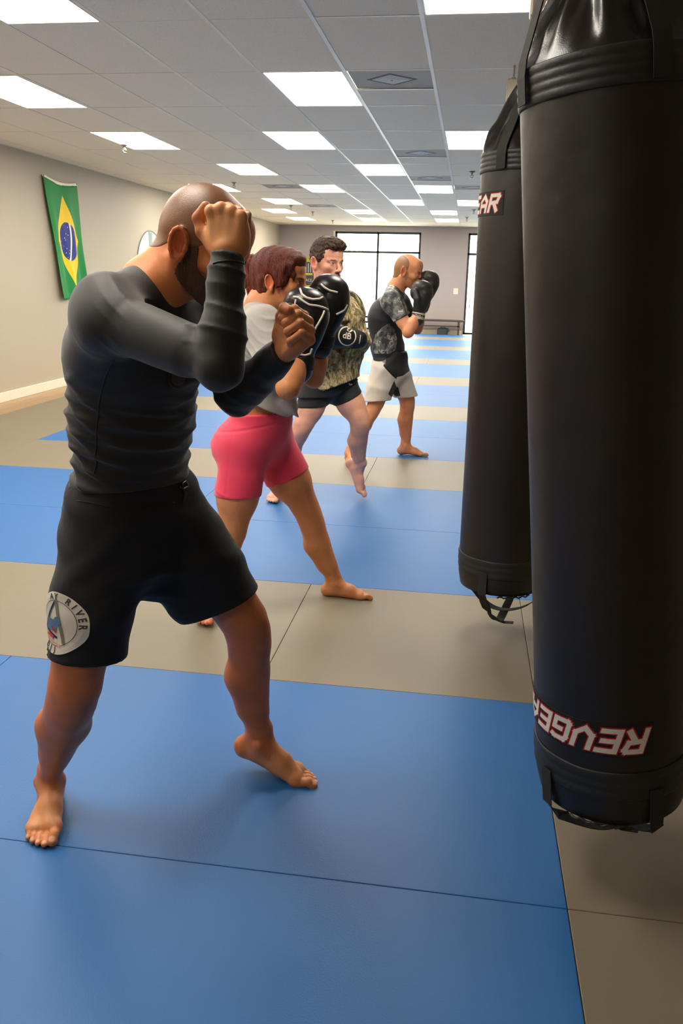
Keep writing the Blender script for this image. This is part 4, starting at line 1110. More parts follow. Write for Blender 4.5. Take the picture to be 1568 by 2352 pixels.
# ---------------------------------------------------------------- man in front: black rash guard, black shorts
def build_man1():
    e = empty('person', (-.72, 1.95, 0), 'bearded person with shaved head in black long-sleeved shirt and black shorts, fists raised', 'person')
    fr = nrm((.86, -.5, 0)); left = nrm(np.cross((0, 0, 1), fr))
    pel = at(302, 1140, 1.98)
    hipR, hipL = pel-left*.085-A(0, 0, .03), pel+left*.085-A(0, 0, .03)
    knR, anR = at(168, 1600, 1.80), onz(118, 1800, .085); anR = onz(113, 1786, .09)
    knL, anL = at(572, 1440, 2.12), at(592, 1694, 2.165)
    wai, che, nek = at(308, 965, 1.965), at(322, 808, 1.93), at(348, 664, 1.90)
    shR, elR, wrR = at(252, 732, 1.74), at(507, 838, 1.60), at(522, 588, 1.655)
    shL, elL, wrL = at(455, 725, 2.07), at(545, 908, 2.04), at(652, 806, 1.93)
    Mh = rot(frame((math.cos(math.radians(-13)), math.sin(math.radians(-13)), 0)), 0, 25, 3)
    H = Head(at(473, 563, 1.93), Mh, 1.075)
    hd = H.ops(nek, .064)
    hd.rc(at(330, 640, 1.93), at(420, 590, 1.93), .05, .05, .03)       # nape
    # limbs
    ftR = Foot(anR-A(0, 0, .01), frame((.36, -1, 0)), 1, 1.03)
    shank = nrm(anL-knL)
    ff = nrm((.985, -.1, 0)); ftL = Foot(anL+ff*.014-A(0, 0, .008), rot(frame(ff), 0, 17), -1, 1.08, 17)
    legR = limb_leg(Ops(), hipR, knR, anR, nrm((.45, -.9, 0)), 1.17, ar=.8)
    legR = ftR.ops(legR); legL = limb_leg(Ops(), hipL, knL, anL, nrm((.9, -.35, 0)), 1.17, ar=.9); legL = ftL.ops(legL)
    armR = limb_arm(Ops(), shR, elR, wrR, .95, fr=.88); armL = limb_arm(Ops(), shL, elL, wrL, 1.02, fr=.95)
    hR = Hand(wrR, at(521, 470, 1.665)-wrR, (-.05, -1, .1), (-1, 0, 0), 1.0)
    hdR = hR.fist(Ops(), [(.016, .026, -.014), (.05, .058, -.018), (.076, .067, -.018), (.098, .05, -.016)])
    hL = Hand(wrL, nrm((.62, -.2, .62)), nrm((.55, .8, -.3)), nrm((-.45, -.2, .85)), 1.02)
    hdL = hL.fist(Ops(), [(.016, .03, -.012), (.052, .05, -.03), (.08, .042, -.05), (.094, .02, -.058)])
    T = dict(pelvis=pel, waist=wai, chest=che, neck=nek, shL=shL, shR=shR, hipL=hipL, hipR=hipR, fwd=fr, pf=fr, s=.90, waistw=1.04, hips=1.02)
    tor = torso_ops(T)
    # rib cage turned towards the raised arm
    # body
    sk = (198, 114, 64)
    bl = face_blobs(H, sk, (150, 84, 66), (46, 30, 20), ((70, 44, 30), .85))
    bl += nail_blobs(ftR, (232, 178, 150))+nail_blobs(ftL, (236, 190, 165))
    bl.insert(0, (H.c-A(.03, 0, .05), np.eye(3), (.24, .24, .26), (220, 134, 76), .9, .3))
    for F_ in (ftR, ftL): bl.insert(0, (F_.w(.08, 0, .03), F_.M, (.16, .08, .07), (222, 156, 104), .85, .8))
    bl.insert(0, (hR.w(.07, 0, 0), hR.M, (.09, .07, .06), (246, 174, 110), .85, .6)); bl.insert(0, (hL.w(.06, 0, -.02), hL.M, (.09, .07, .06), (238, 160, 108), .85, .6))  # hands paler than the legs, raised further to stand in for strong light
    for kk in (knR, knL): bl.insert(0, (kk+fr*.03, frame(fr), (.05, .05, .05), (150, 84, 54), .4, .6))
    parts = [mesh_sdf(hd, .0026), mesh_sdf(hdR, .002), mesh_sdf(hdL, .002), mesh_sdf(legR, .003, hi=A(9, 9, .75)), mesh_sdf(legL, .003, hi=A(9, 9, .8)), mesh_sdf(tor.copy().off(-.012), .008)]
    body = fast_mesh('body', parts, M_skin, e, tinter(sk, bl))
    # buzz-cut hair: thin shell over the cranium
    hr = hd.copy().off(.0011)
    cap = Ops(); w = H.w; k = H.s
    cap.el(w(-.03, 0, .05), (.112*k, .095*k, .088*k), rot(H.M, 0, -8), .01); cap.el(w(-.075, 0, -.0), (.06*k, .08*k, .075*k), H.M, .02)
    cap.rc(w(.012, -.075, .02), w(.012, -.075, -.012), .012*k, .01*k, .01); cap.rc(w(.012, .075, .02), w(.012, .075, -.012), .012*k, .01*k, .01)
    hr.inter(cap, .003)
    ear = Ops()
    for q in (-1, 1): ear.el(w(-.014, q*.086, -.004), (.024*k, .018*k, .037*k), rot(H.M, q*-22, -12), .004)
    hr.sub(ear, .002)
    hr2 = mesh_sdf(hr, .0026)
    fast_mesh('hair', [hr2], M_buzz, e)
    bd = hd.copy().off(.0026); bc = Ops()
    bc.el(w(.066, 0, -.094), (.046*k, .05*k, .036*k), H.M, .01)
    for q in (-1, 1): bc.rc(w(.014, q*.066, .0), w(.012, q*.064, -.045), .013*k, .02*k, .01); bc.rc(w(.012, q*.062, -.055), w(.06, q*.035, -.085), .026*k, .03*k, .012); 
    bc.rc(w(.088, -.024, -.055), w(.104, 0, -.052), .006*k, .007*k, .004); bc.rc(w(.088, .024, -.055), w(.104, 0, -.052), .006*k, .007*k, .004)
    bd.inter(bc, .004); bd.disp(lambda x, y, z, d: .0012*np.sin(900*x+300*z)*np.sin(800*z-400*y)+.001*np.sin(500*y+700*x))
    fast_mesh('beard', [mesh_sdf(bd, .0026)], M_beard, e)
    # rash guard
    sh = (tor+armR+armL).off(.009)
    sh.rc(shR-A(.02, -.02, .03), che-left*.06-A(.03, 0, 0), .06, .09, .05)
    sh.el(at(240, 700, 1.77), (.066, .06, .07), None, .04)
    sh.rc(at(322, 672, 1.88), at(232, 722, 1.79), .054, .05, .05)
    axis = nrm(nek-wai)
    def fm(x, y, z): return sstep(pel[2]+.42, pel[2]+.28, z)*.95+.22
    def chestm(x, y, z): return np.ones_like(z)
    fold1 = folds([((.12, .1, 1.), .042), ((-.35, .2, 1.), .06), ((.5, -.3, .8), .05)], .0052, 2, lambda x, y, z: sstep(che[2]+.02, che[2]-.12, z)*sstep(shR[0]+.75, shR[0]+.3, x)*sstep(.86, .9, z)+0)
    sh.disp(fold1)
    fa = nrm(wrR-elR)
    def armfold(x, y, z, d):
        t = (x-elR[0])*fa[0]+(y-elR[1])*fa[1]+(z-elR[2])*fa[2]; q = np.sqrt((x-elR[0]-fa[0]*t)**2+(y-elR[1]-fa[1]*t)**2+(z-elR[2]-fa[2]*t)**2)
        m = (q < .08)*sstep(.03, .06, t)
        p = t/.036*6.283+ (x-elR[0])*30+1.5*np.sin(t*30); return -.005*m*(1-np.abs(np.sin(p*.5)))**2*(.4+.6*np.abs(np.sin(t*14+1)))
    sh.disp(armfold)
    # folds radiating at the shoulder
    def shf(x, y, z, d):
        r = np.sqrt((x-shR[0])**2+(z-shR[2]-.02)**2+(y-shR[1])**2); m = sstep(.14, .06, r)
        p = (z*.9+(x)*.55)/.03*6.283+2*np.sin(x*25); return -.004*m*(1-np.abs(np.sin(p*.5)))**2*sstep(shR[0]-.03, shR[0]+.05, x)
    sh.disp(shf)
    def seam(x, y, z, d):
        s_ = (x-pel[0])*left[0]+(y-pel[1])*left[1]; f_ = (x-pel[0])*fr[0]+(y-pel[1])*fr[1]
        return np.where((s_ < -.03) & (z < che[2]+.06), .003*np.exp(-((f_+.055+.1*np.clip(z-che[2], 0, .1))/.0035)**2), 0)
    sh.disp(seam)
    # neckline, cuffs and hem
    nk = Ops(); nd_ = nrm(H.c-nek)
    nk.rc(nek+nd_*.05+A(.012, 0, .0), H.c, .061, .08, .0); 
    sh.sub(nk, .006)
    sh.plane(wrR+nrm(wrR-elR)*.004, nrm(wrR-elR), .003, (wrR, .1)); sh.plane(wrL+nrm(wrL-elL)*.0, nrm(wrL-elL), .003, (wrL, .1))
    sh.plane((0, 0, pel[2]+.045), (0, 0, -1), .003)
    shirt = fast_mesh('rash_guard', [mesh_sdf(sh, .0036)], M_rash, e)
    def trace(o_, pts, r, m_, nm, par):
        b_ = bvh_of(o_); q = [p for p in (see(b_, x, y) for x, y in pts) if p is not None]
        if len(q) > 1: pipe_on(o_, q, r, m_, par, nm, b_)
    trace(shirt, [(262, 826), (240, 868), (228, 920), (222, 980), (219, 1040), (216, 1088)], .0016, M_rash, 'side_seam', shirt)
    trace(shirt, [(489, 606), (505, 601), (525, 599), (545, 601), (560, 606)], .0018, M_rash, 'cuff_seam', shirt)
    # cuff seam rings
    for wr, el_, r_ in ((wrR, elR, .041), (wrL, elL, .0385)): pass
    # shorts
    so = Ops(); tor2 = Ops(); pl = left
    so.rc(pel+A(0, 0, .03), pel-A(-.01, 0, .09), .118, .122, .03, pl, 1.17); so.rc(pel+A(0, 0, .055)+fr*.0, pel, .113, .118, .03, pl, 1.2)
    hemR = at(215, 1535, 1.83); hemL = at(500, 1410, 2.07)
    def leg(o, hip, kn, hem, r0, r1, r2, ext):
        t = nrm(kn-hip); o.rc(hip, hip+(kn-hip)*.5, r0, r1, .04); o.rc(hip+(kn-hip)*.45, kn+t*ext, r1, r2, .03); return o
    leg(so, hipR-A(.0, 0, .0), knR-A(-.022, 0, 0), hemR, .104, .101, .101, .03); leg(so, hipL, knL-A(.02, 0, 0), hemL, .115, .108, .098, .02); so.rc(hipL-A(0, 0, .06), at(437, 1380, 2.05), .1, .068, .05); so.rc(pel-A(0, 0, .1), at(350, 1340, 1.98), .1, .045, .05)
    so.rc(hipR+A(.05, 0, -.12), hipL+A(0, 0, -.15), .085, .085, .05)
    so.disp(folds([((.5, -.3, 1.), .11), ((-.6, .2, .8), .14)], .0065, 5, lambda x, y, z: .35+sstep(pel[2]-.35, pel[2]-.1, z)*.6))
    tR, tL = nrm(knR-hipR), nrm(knL-hipL)
    cR = at(208, 1503, 1.83); cL = at(487, 1398, 2.07); nL = nrm(np.cross(at(597, 1352, 2.09)-at(375, 1436, 2.03), nrm(A(.15, 1, .12)))); nL = nL*np.sign(np.dot(nL, tL))
    so.plane(cR, nrm(tR*.85+A(.02, -.0, -.5)), .003, (cR, .26)); so.plane(cL, nL, .003, (cL+nL*.1, .3))
    so.plane((0, 0, pel[2]+.075), (0, 0, 1), .003)
    inn = Ops(); inn.rc(hipR+(knR-hipR)*.6, knR+tR*.12, .085, .093, .03); inn.rc(hipL+(knL-hipL)*.6, knL+tL*.12, .078, .08, .03); so.sub(inn, .003)
    shorts = fast_mesh('shorts', [mesh_sdf(so, .0042)], M_short1, e)
    wb = Ops(); wb.rc(pel+A(0, 0, .03), pel+A(0, 0, .09), .1195, .116, .03, pl, 1.2); wb.plane((0, 0, pel[2]+.022), (0, 0, -1), .002); wb.plane((0, 0, pel[2]+.068), (0, 0, 1), .003); wb.disp(folds([((0, 0, 1), .03)], .002, 8))
    # the waistband sits over the shirt hem
    fast_mesh('waistband', [mesh_sdf(wb, .004)], M_short1, shorts)
    bv = bvh_of(shorts)
    trace(shorts, [(410, 1118), (420, 1124), (431, 1117), (426, 1106), (416, 1112), (424, 1136), (420, 1158)], .0032, mat('cord_black', (14, 14, 15), .3), 'drawstring', shorts)
    trace(shorts, [(178, 1150), (260, 1166), (340, 1164), (400, 1154)], .0014, M_short1, 'waist_seam', shorts)
    # lacing at the fly
    P0 = at(423, 1110, 1.9)
    # emblem on the thigh: round white print
    Pc = at(158, 1424, 1.78); zdir = nrm(nrm(CO-Pc)*A(1, 1, .15)+A(-1.0, 0, 0)); xd = nrm(np.cross((0, 0, 1), zdir)); up = nrm(np.cross(zdir, xd)); up = nrm(up+xd*-.02)
    R0 = .078
    Mw, Mk, Mg, Mb, Mr, Mn = [mat(n, c, .7) for n, c in (('print_white', (216, 205, 186)), ('print_dark', (60, 48, 42)), ('print_grey', (122, 120, 98)), ('print_blue', (88, 116, 140)), ('print_red', (196, 52, 48)), ('print_navy', (40, 40, 72)))]
    pw = decal('thigh_print', disc_quads(.0, R0, 64, 8), Pc, xd, up, bv, Mw, shorts, .002)
    decal('print_ring', disc_quads(.0562, .0575, 64, 1), Pc, xd, up, bv, Mk, pw, .003)
    def arc_text(s_, rad_, a_mid, size, spacing, inward=False, name='print_lettering'):
        q = []; n = len(s_)
        for i, ch in enumerate(s_):
            if ch == ' ': continue
            a = a_mid+(i-(n-1)/2)*spacing*(-1 if not inward else 1)
            tq = text_quads(ch, size, 1, .0006); ca, sa = math.cos(a), math.sin(a); rt_ = a-math.pi/2 if not inward else a+math.pi/2
            for poly in tq: q.append([(rad_*ca+u*math.cos(rt_)-v_*math.sin(rt_), rad_*sa+u*math.sin(rt_)+v_*math.cos(rt_)) for u, v_ in poly])
        return q
    decal('print_lettering', arc_text('AY RIVER', .0665, math.radians(55), .0205, math.radians(15.5)), Pc, xd, up, bv, Mk, pw, .003)
    decal('print_lettering', arc_text('BJJ', .0665, math.radians(-100), .019, math.radians(14), True), Pc, xd, up, bv, Mk, pw, .003)
    q1 = line_quads([(-.004, .058), (.028, -.045)], .009); q2 = line_quads([(-.006, .056), (-.05, -.022), (.006, -.036)], .006)
    decal('print_figure', q1, Pc, xd, up, bv, Mg, pw, .0036); decal('print_figure', q2, Pc, xd, up, bv, Mn, pw, .0032)
    decal('print_figure', grid_poly(-.035, .008, -.022, .008, 4, 4, .3)+disc_quads(0, .012, 20, 2, 1, 0, 6.283, .006, .006), Pc, xd, up, bv, Mb, pw, .0040)
    decal('print_figure', line_quads([(-.012, -.012), (.002, -.022)], .006)+line_quads([(-.028, -.031), (-.006, -.037)], .009), Pc, xd, up, bv, Mr, pw, .0044)
    Mp = mat('print_faint_red', (214, 160, 140), .7)
    decal('print_figure', line_quads([(-.046, -.037), (-.008, -.05)], .005)+line_quads([(.0, -.05), (.018, -.054)], .006), Pc, xd, up, bv, Mp, pw, .0034)
    # chest badge under the elbow
    bs = bvh_of(shirt); Pb = at(425, 868, 1.80); zd = nrm(CO-Pb+A(.4, 0, 0)); xb = nrm(np.cross((0, 0, 1), zd)); ub = np.cross(zd, xb)
    bg_ = decal('chest_badge', disc_quads(0, .03, 40, 4), Pb, xb, ub, bs, mat('badge_black', (16, 15, 14), .35), shirt, .002)
    decal('badge_ring', disc_quads(.026, .0275, 40, 1), Pb, xb, ub, bs, mat('badge_grey', (70, 66, 60), .4), bg_, .003); decal('badge_centre', disc_quads(0, .019, 30, 3), Pb, xb, ub, bs, mat('badge_inner', (62, 58, 52), .5), bg_, .003)
    return e
M_rash = cloth_mat('rash_guard_black', (34, 29, 23), .6, .25, 900, .2, .1, .35)
M_short1 = cloth_mat('board_short_black', (24, 22, 22), .75, .1, 1100, .35, .3, .3)
M_buzz = mat('buzzed_hair', (142, 94, 58), .36, noise=srgb(116, 74, 46), nscale=350, bump=.25, bscale=600)
M_beard = mat('beard_hair', (74, 48, 33), .75, noise=srgb(124, 84, 58), nscale=260, bump=.9, bscale=500)
build_man1()
# ---------------------------------------------------------------- shared pieces for the three boxers behind
def poly_sd(px, pz, poly):
    "signed distance (negative inside) to a polygon"
    P = np.array(poly, float); n = len(P); d = np.full(len(px), 1e9); ins = np.zeros(len(px), bool)
    for i in range(n):
        a, b = P[i], P[(i+1) % n]; e = b-a; w0, w1 = px-a[0], pz-a[1]
        t = np.clip((w0*e[0]+w1*e[1])/(e@e), 0, 1); d = np.minimum(d, (w0-e[0]*t)**2+(w1-e[1]*t)**2)
        c = (a[1] > pz) != (b[1] > pz); xx = (b[0]-a[0])*(pz-a[1])/((b[1]-a[1]) or 1e-9)+a[0]; ins ^= c & (px < xx)
    d = np.sqrt(d); return np.where(ins, -d, d)
def poly_attr(pts, Y):
    W = [at(x, y, Y) for x, y in pts]; W = [(p[0], p[2]) for p in W]
    return lambda v: poly_sd(v[:, 0], v[:, 2], W)
def glove_part(H, parent, name='boxing_glove', h=.004, strap=None, m=None):
    o = H.glove(); g = fast_mesh(name, [mesh_sdf(o, h)], m or M_glove, parent)
    s = Ops(); w = H.w; k = H.s
    s.rc(w(-.052, 0, 0), w(-.006, 0, 0), .0455*k, .0465*k, .004, H.M[1], 1.15); s.plane(w(-.004, 0, 0), H.M[0], .002); s.plane(w(-.05, 0, 0), -H.M[0], .002)
    fast_mesh('wrist_strap', [mesh_sdf(s, h)], strap or M_strap, g)
    return g
M_glove = vinyl('glove_leather', (22, 20, 19), .33, .35); M_glove2 = vinyl('glove_matte', (44, 40, 36), .45, .25); M_strap = mat('glove_strap', (16, 15, 15), .7, bump=.4, bscale=200)
M_pip = mat('piping_white', (226, 214, 196), .45)
def hair_mat(name, c1, c2, scale=(40, 40, 4)):
    m, nt, b = new_mat(name); L = nt.links; vec = coords(nt, scale)
    n = nd(nt, 'ShaderNodeTexNoise', Scale=4., Detail=6., Distortion=.6); L.new(vec, n.inputs['Vector'])
    cr = nd(nt, 'ShaderNodeValToRGB'); cr.color_ramp.elements[0].position = .35; cr.color_ramp.elements[0].color = srgb(*c1); cr.color_ramp.elements[1].position = .68; cr.color_ramp.elements[1].color = srgb(*c2)
    L.new(n.outputs[0], cr.inputs[0]); L.new(cr.outputs[0], b.inputs['Base Color'])
    bp = nd(nt, 'ShaderNodeBump', Strength=.9, Distance=.006); L.new(n.outputs[0], bp.inputs['Height']); L.new(bp.outputs[0], b.inputs['Normal'])
    b.inputs['Roughness'].default_value = .55; b.inputs['Specular IOR Level'].default_value = .35; return m
def build_woman():
    e = empty('person', (-.78, 3.42, 0), 'person with red-brown ponytail, grey T-shirt, pink shorts and black boxing gloves', 'person')
    fr = nrm((.93, -.3, 0)); left = nrm(np.cross((0, 0, 1), fr)); Y = 3.42
    pel = at(588, 1005, Y); wai, che, nek = at(607, 925, Y), at(622, 800, Y), at(604, 705, Y)
    hipR, hipL = pel-left*.085-A(0, 0, .02), pel+left*.085-A(0, 0, .02)
    knR, anR = at(530, 1238, 3.30), A(-1.095, 3.33, .085); knL, anL = at(708, 1178, 3.60), at(770, 1338, 3.65)
    shR, elR, wrR = at(600, 748, 3.27), at(662, 890, 3.12), at(692, 813, 3.24)
    shL, elL, wrL = at(640, 745, 3.60), at(722, 868, 3.50), at(742, 765, 3.46)
    H = Head(at(644, 647, 3.44), rot(frame((math.cos(-.12), math.sin(-.12), 0)), 0, 3), 1.08, 0, .8)
    hd = H.ops(nek, .056); w = H.w; k = H.s
    hd.rc(nek, at(598, 725, Y), .07, .08, .05)
    ftL = Foot(anL-A(0, 0, 0), frame((1, .03, 0)), -1, .95); ftR = Foot(anR, frame((.3, -1, 0)), 1, .95)
    legR = limb_leg(Ops(), hipR, knR, anR, nrm((.6, -.8, 0)), 1.06, thigh=1.12); legL = limb_leg(Ops(), hipL, knL, anL, nrm((.9, -.3, .2)), 1.1, thigh=1.14)
    skL = limb_leg(Ops(), hipL, knL, anL, nrm((.9, -.3, .2)), 1.1, thigh=1.14, only=True); skR = limb_leg(Ops(), hipR, knR, anR, nrm((.6, -.8, 0)), 1.06, thigh=1.12, only=True)
    legR = ftR.ops(legR); legL = ftL.ops(legL)
    armR = limb_arm(Ops(), shR, elR, wrR, 1.12); armL = limb_arm(Ops(), shL, elL, wrL, 1.0)
    T = dict(pelvis=pel, waist=wai, chest=che, neck=nek, shL=shL, shR=shR, hipL=hipL, hipR=hipR, fwd=fr, pf=fr, s=.93, waistw=1.05, hips=1.12)
    tor = torso_ops(T); tor.el(pel-fr*.075-A(0, 0, .035), (.105, .16, .11), frame(fr), .05); tor.el(pel+fr*.03+A(0, 0, .05), (.1, .14, .09), frame(fr), .05)
    sk = (206, 134, 86)
    bl = face_blobs(H, sk, (170, 92, 76), (58, 32, 22), None, (50, 30, 20), .8)+nail_blobs(ftL, (214, 92, 96))+nail_blobs(ftR, (206, 70, 80))
    bl.insert(0, (w(.06, 0, -.03), H.M, (.07, .08, .07), (192, 112, 72), .5, .7))
    parts = [mesh_sdf(hd, .0035), mesh_sdf(armR, .004), mesh_sdf(armL, .005), mesh_sdf(legR, .004, hi=A(9, 9, .9)), mesh_sdf(legL, .004, hi=A(9, 9, .9)), mesh_sdf(tor.copy().off(-.004), .007)]
    fast_mesh('body', parts, M_skin, e, tinter(sk, bl))
    # hair
    hr = Ops()
    hr.el(w(-.018, 0, .038), (.108*k, .088*k, .094*k), H.M, .01); hr.el(w(-.062, 0, -.015), (.052*k, .07*k, .085*k), H.M, .03)
    hr.el(w(.045, 0, .083), (.05*k, .062*k, .036*k), H.M, .03)
    for q in (-1, 1):
        hr.rc(w(-.045, q*.07, .0), w(-.052, q*.062, -.062), .022*k, .014*k, .02)
        hr.rc(w(.03, q*.07, .05), w(.026, q*.076, -.004), .02*k, .009*k, .015); hr.rc(w(.012, q*.078, .02), w(.012, q*.08, -.022), .014*k, .005*k, .012)
    fc = Ops(); fc.el(w(.115, 0, -.035), (.065*k, .09*k, .092*k), H.M, .02)
    for q in (-1, 1): fc.el(w(-.014, q*.092, -.008), (.022*k, .024*k, .034*k), H.M, .006)
    hr.sub(fc, .008)
    for q in (-1, 1):
        hr.path([w(.028, q*.07, .04), w(.036, q*.074, .005), w(.034, q*.073, -.03)], [.02*k, .011*k, .002], .012); hr.path([w(.05, q*.062, .06), w(.066, q*.056, .03), w(.07, q*.056, .012)], [.02*k, .009*k, .002], .012)
        hr.path([w(-.03, q*.07, -.02), w(-.035, q*.066, -.06), w(-.03, q*.06, -.082)], [.02*k, .013*k, .003], .012)
    hr.disp(lambda x, y, z, d: .0014*np.sin((x*.9-z*.25)*210+5*np.sin(z*14+x*9)+2*np.sin(y*60)))
    hair = fast_mesh('hair', [mesh_sdf(hr, .0032)], hair_mat('red_brown_hair', (38, 19, 13), (132, 50, 27), (70, 70, 9)), e)
    pt = Ops(); t0 = at(580, 602, 3.44)
    pt.path([w(-.09, 0, .04), at(579, 598, 3.44), at(575, 608, 3.44), at(578, 640, 3.44), at(582, 690, 3.44), at(582, 712, 3.44)], [.03, .022, .028, .03, .022, .006], .012)
    pt.disp(lambda x, y, z, d: .003*np.sin(x*500+4*np.sin(z*25))*np.cos(y*420))
    fast_mesh('ponytail', [mesh_sdf(pt, .004)], hair_mat('ponytail_hair', (40, 18, 14), (150, 52, 28), (60, 60, 3)), hair)
    MB().tube([w(-.095, 0, .04)+A(-.012, .022*math.cos(a), .022*math.sin(a)) for a in np.linspace(0, 6.283, 17)[:-1]], .006, 8, True).build('hair_tie', mat('hair_tie_red', (150, 40, 34), .7), hair, True)
    # T-shirt
    sh = (tor+limb_arm(Ops(), shR, elR, wrR, 1.18, only=True)+limb_arm(Ops(), shL, elL, wrL, 1.08, only=True)).off(.010)
    sh.el(che+fr*.07-A(0, 0, .05), (.09, .14, .085), frame(fr), .05); sh.rc(shR, shR+(elR-shR)*.55, .07, .072, .04); sh.rc(shL, shL+(elL-shL)*.55, .065, .066, .04)
    sh.rc(wai+fr*.07+A(0, 0, .03), at(668, 935, 3.33), .075, .03, .05)
    sh.disp(folds([((.35, .1, 1.), .11), ((-.9, .2, .6), .13)], .012, 4, lambda x, y, z: .4+.6*sstep(che[2], che[2]-.12, z)))
    def slf(x, y, z, d):
        r = (x-shR[0])*.3+(z-shR[2]); m = (np.sqrt((x-shR[0]-.02)**2+(y-shR[1])**2+(z-shR[2]+.1)**2) < .16)
        return -.006*m*(1-np.abs(np.sin((z*1+.45*x)*70+1.5*np.sin(x*30))))**2
    sh.disp(slf)
    ua = nrm(elR-shR); ul = nrm(elL-shL); c1 = at(605, 822, 3.2); sh.plane(c1, nrm(np.cross(at(645, 806, 3.2)-at(558, 822, 3.2), A(.1, 1, .1)))*-1*np.sign(np.cross(at(645, 806, 3.2)-at(558, 822, 3.2), A(.1, 1, .1))[2]), .004, (shR+ua*.24, .135))
    sh.plane(shL+ul*.15, ul, .004, (shL+ul*.28, .14))
    nb = nrm(np.cross(at(690, 962, Y)-at(590, 905, Y), A(0, 1, 0))); nb = nb*-np.sign(nb[2]); sh.plane(at(620, 925, Y), nb, .004); sh.rc(at(655, 922, 3.31), at(684, 957, 3.31), .026, .005, .02)
    nk = Ops(); nk.rc(nek+nrm(H.c-nek)*.02+A(.01, 0, 0), H.c, .066, .085, 0); sh.sub(nk, .006)
    tee = fast_mesh('t_shirt', [mesh_sdf(sh, .0045)], cloth_mat('tee_grey', (172, 166, 158), .9, .3, 500, .5, .25), e)
    # shorts
    so = (tor+skR+skL).off(.0045)
    so.disp(folds([((.2, -.2, 1.), .05)], .0035, 6, lambda x, y, z: sstep(pel[0]-.0, pel[0]-.11, x)+.25))
    so.disp(lambda x, y, z, d: .0022*np.exp(-((z-(pel[2]+.062)-.18*(x-pel[0]))/.004)**2))
    def sseam(x, y, z, d):
        s_ = (x-pel[0])*left[0]+(y-pel[1])*left[1]; t = x-(pel[0]-.06-.12*(pel[2]-z)); return np.where((s_ < 0) & (z < pel[2]+.06), .002*np.exp(-(t/.004)**2), 0)
    so.disp(sseam)
    so.plane(at(590, 941, Y), nrm((-.03, 0, 1)), .004)
    n1 = nrm(knR-hipR); n2 = nrm(np.cross(at(712, 1079, 3.52)-at(622, 1118, 3.5), A(.05, 1, .1))); n2 = n2*np.sign(np.dot(n2, knL-hipL))
    so.plane(at(547, 1136, 3.33), nrm((0.02, -.05, -1)), .003, (knR-A(0, 0, .02), .25)); so.plane(at(667, 1098, 3.5), n2, .003, (knL, .27))
    shorts = fast_mesh('shorts', [mesh_sdf(so, .0042)], cloth_mat('shorts_pink', (238, 62, 92), .62, .2, 900, .2, .15), e)
    # gloves
    G = Hand(wrR-A(0, 0, .0), nrm((.1, .05, 1)), (1, .05, .1), (0, -1, 0), 1.2)
    g = glove_part(G, e, h=.004); gw = G.w; bv = bvh_of(g)
    def P_(pts): return [p for p in (see(bv, x, y) for x, y in pts) if p is not None]
    for pts in ([(674, 682), (685, 683), (697, 692), (710, 700), (730, 703), (752, 712)], [(680, 688), (677, 705), (674, 726)], [(744, 714), (733, 738), (723, 757)],
                [(689, 664), (693, 676), (703, 684), (718, 688), (733, 687), (740, 683)], [(716, 800), (712, 812), (700, 816), (690, 814)]):
        q = P_(pts)
        if len(q) > 2: pipe_on(g, q, .0042, M_pip, g, 'white_piping', bv)
    G2 = Hand(wrL, nrm((.16, .05, 1)), (1, .1, .1), (0, -1, 0), 1.12); g2 = glove_part(G2, e, h=.005); bv2 = bvh_of(g2)
    for pts in ([(737, 652), (745, 660), (757, 667), (775, 672)], [(797, 700), (790, 712), (772, 722)]):
        q = [p for p in (see(bv2, x, y) for x, y in pts) if p is not None]
        if len(q) > 2: pipe_on(g2, q, .0042, M_pip, g2, 'white_piping', bv2)
build_woman()
def camo_mat():
    m, nt, b = new_mat('leaf_camouflage'); L = nt.links
    vec = coords(nt, (1, 1, .45))
    n0 = nd(nt, 'ShaderNodeTexNoise', Scale=11., Detail=5., Distortion=1.6); L.new(vec, n0.inputs['Vector'])
    cr = nd(nt, 'ShaderNodeValToRGB'); cr.color_ramp.interpolation = 'CONSTANT'; E = cr.color_ramp.elements
    for i, (p, c) in enumerate([(0, (70, 64, 42)), (.38, (122, 112, 72)), (.45, (176, 158, 114)), (.52, (206, 188, 146)), (.58, (150, 104, 66)), (.62, (112, 116, 66)), (.68, (184, 168, 76))]):
        el_ = E[i] if i < 2 else E.new(p); el_.position = p; el_.color = srgb(*c)
    L.new(n0.outputs[0], cr.inputs[0])
    n1 = nd(nt, 'ShaderNodeTexNoise', Scale=42., Detail=6., Distortion=2.); L.new(vec, n1.inputs['Vector'])
    c2 = nd(nt, 'ShaderNodeValToRGB'); c2.color_ramp.elements[0].position = .42; c2.color_ramp.elements[0].color = (.15, .14, .1, 1); c2.color_ramp.elements[1].position = .56; c2.color_ramp.elements[1].color = (1.25, 1.2, 1.1, 1); L.new(n1.outputs[0], c2.inputs[0])
    mx = nd(nt, 'ShaderNodeMix', data_type='RGBA', blend_type='MULTIPLY'); mx.inputs[0].default_value = .55; L.new(cr.outputs[0], mx.inputs[6]); L.new(c2.outputs[0], mx.inputs[7]); L.new(mx.outputs[2], b.inputs['Base Color'])
    b.inputs['Roughness'].default_value = .85; return m
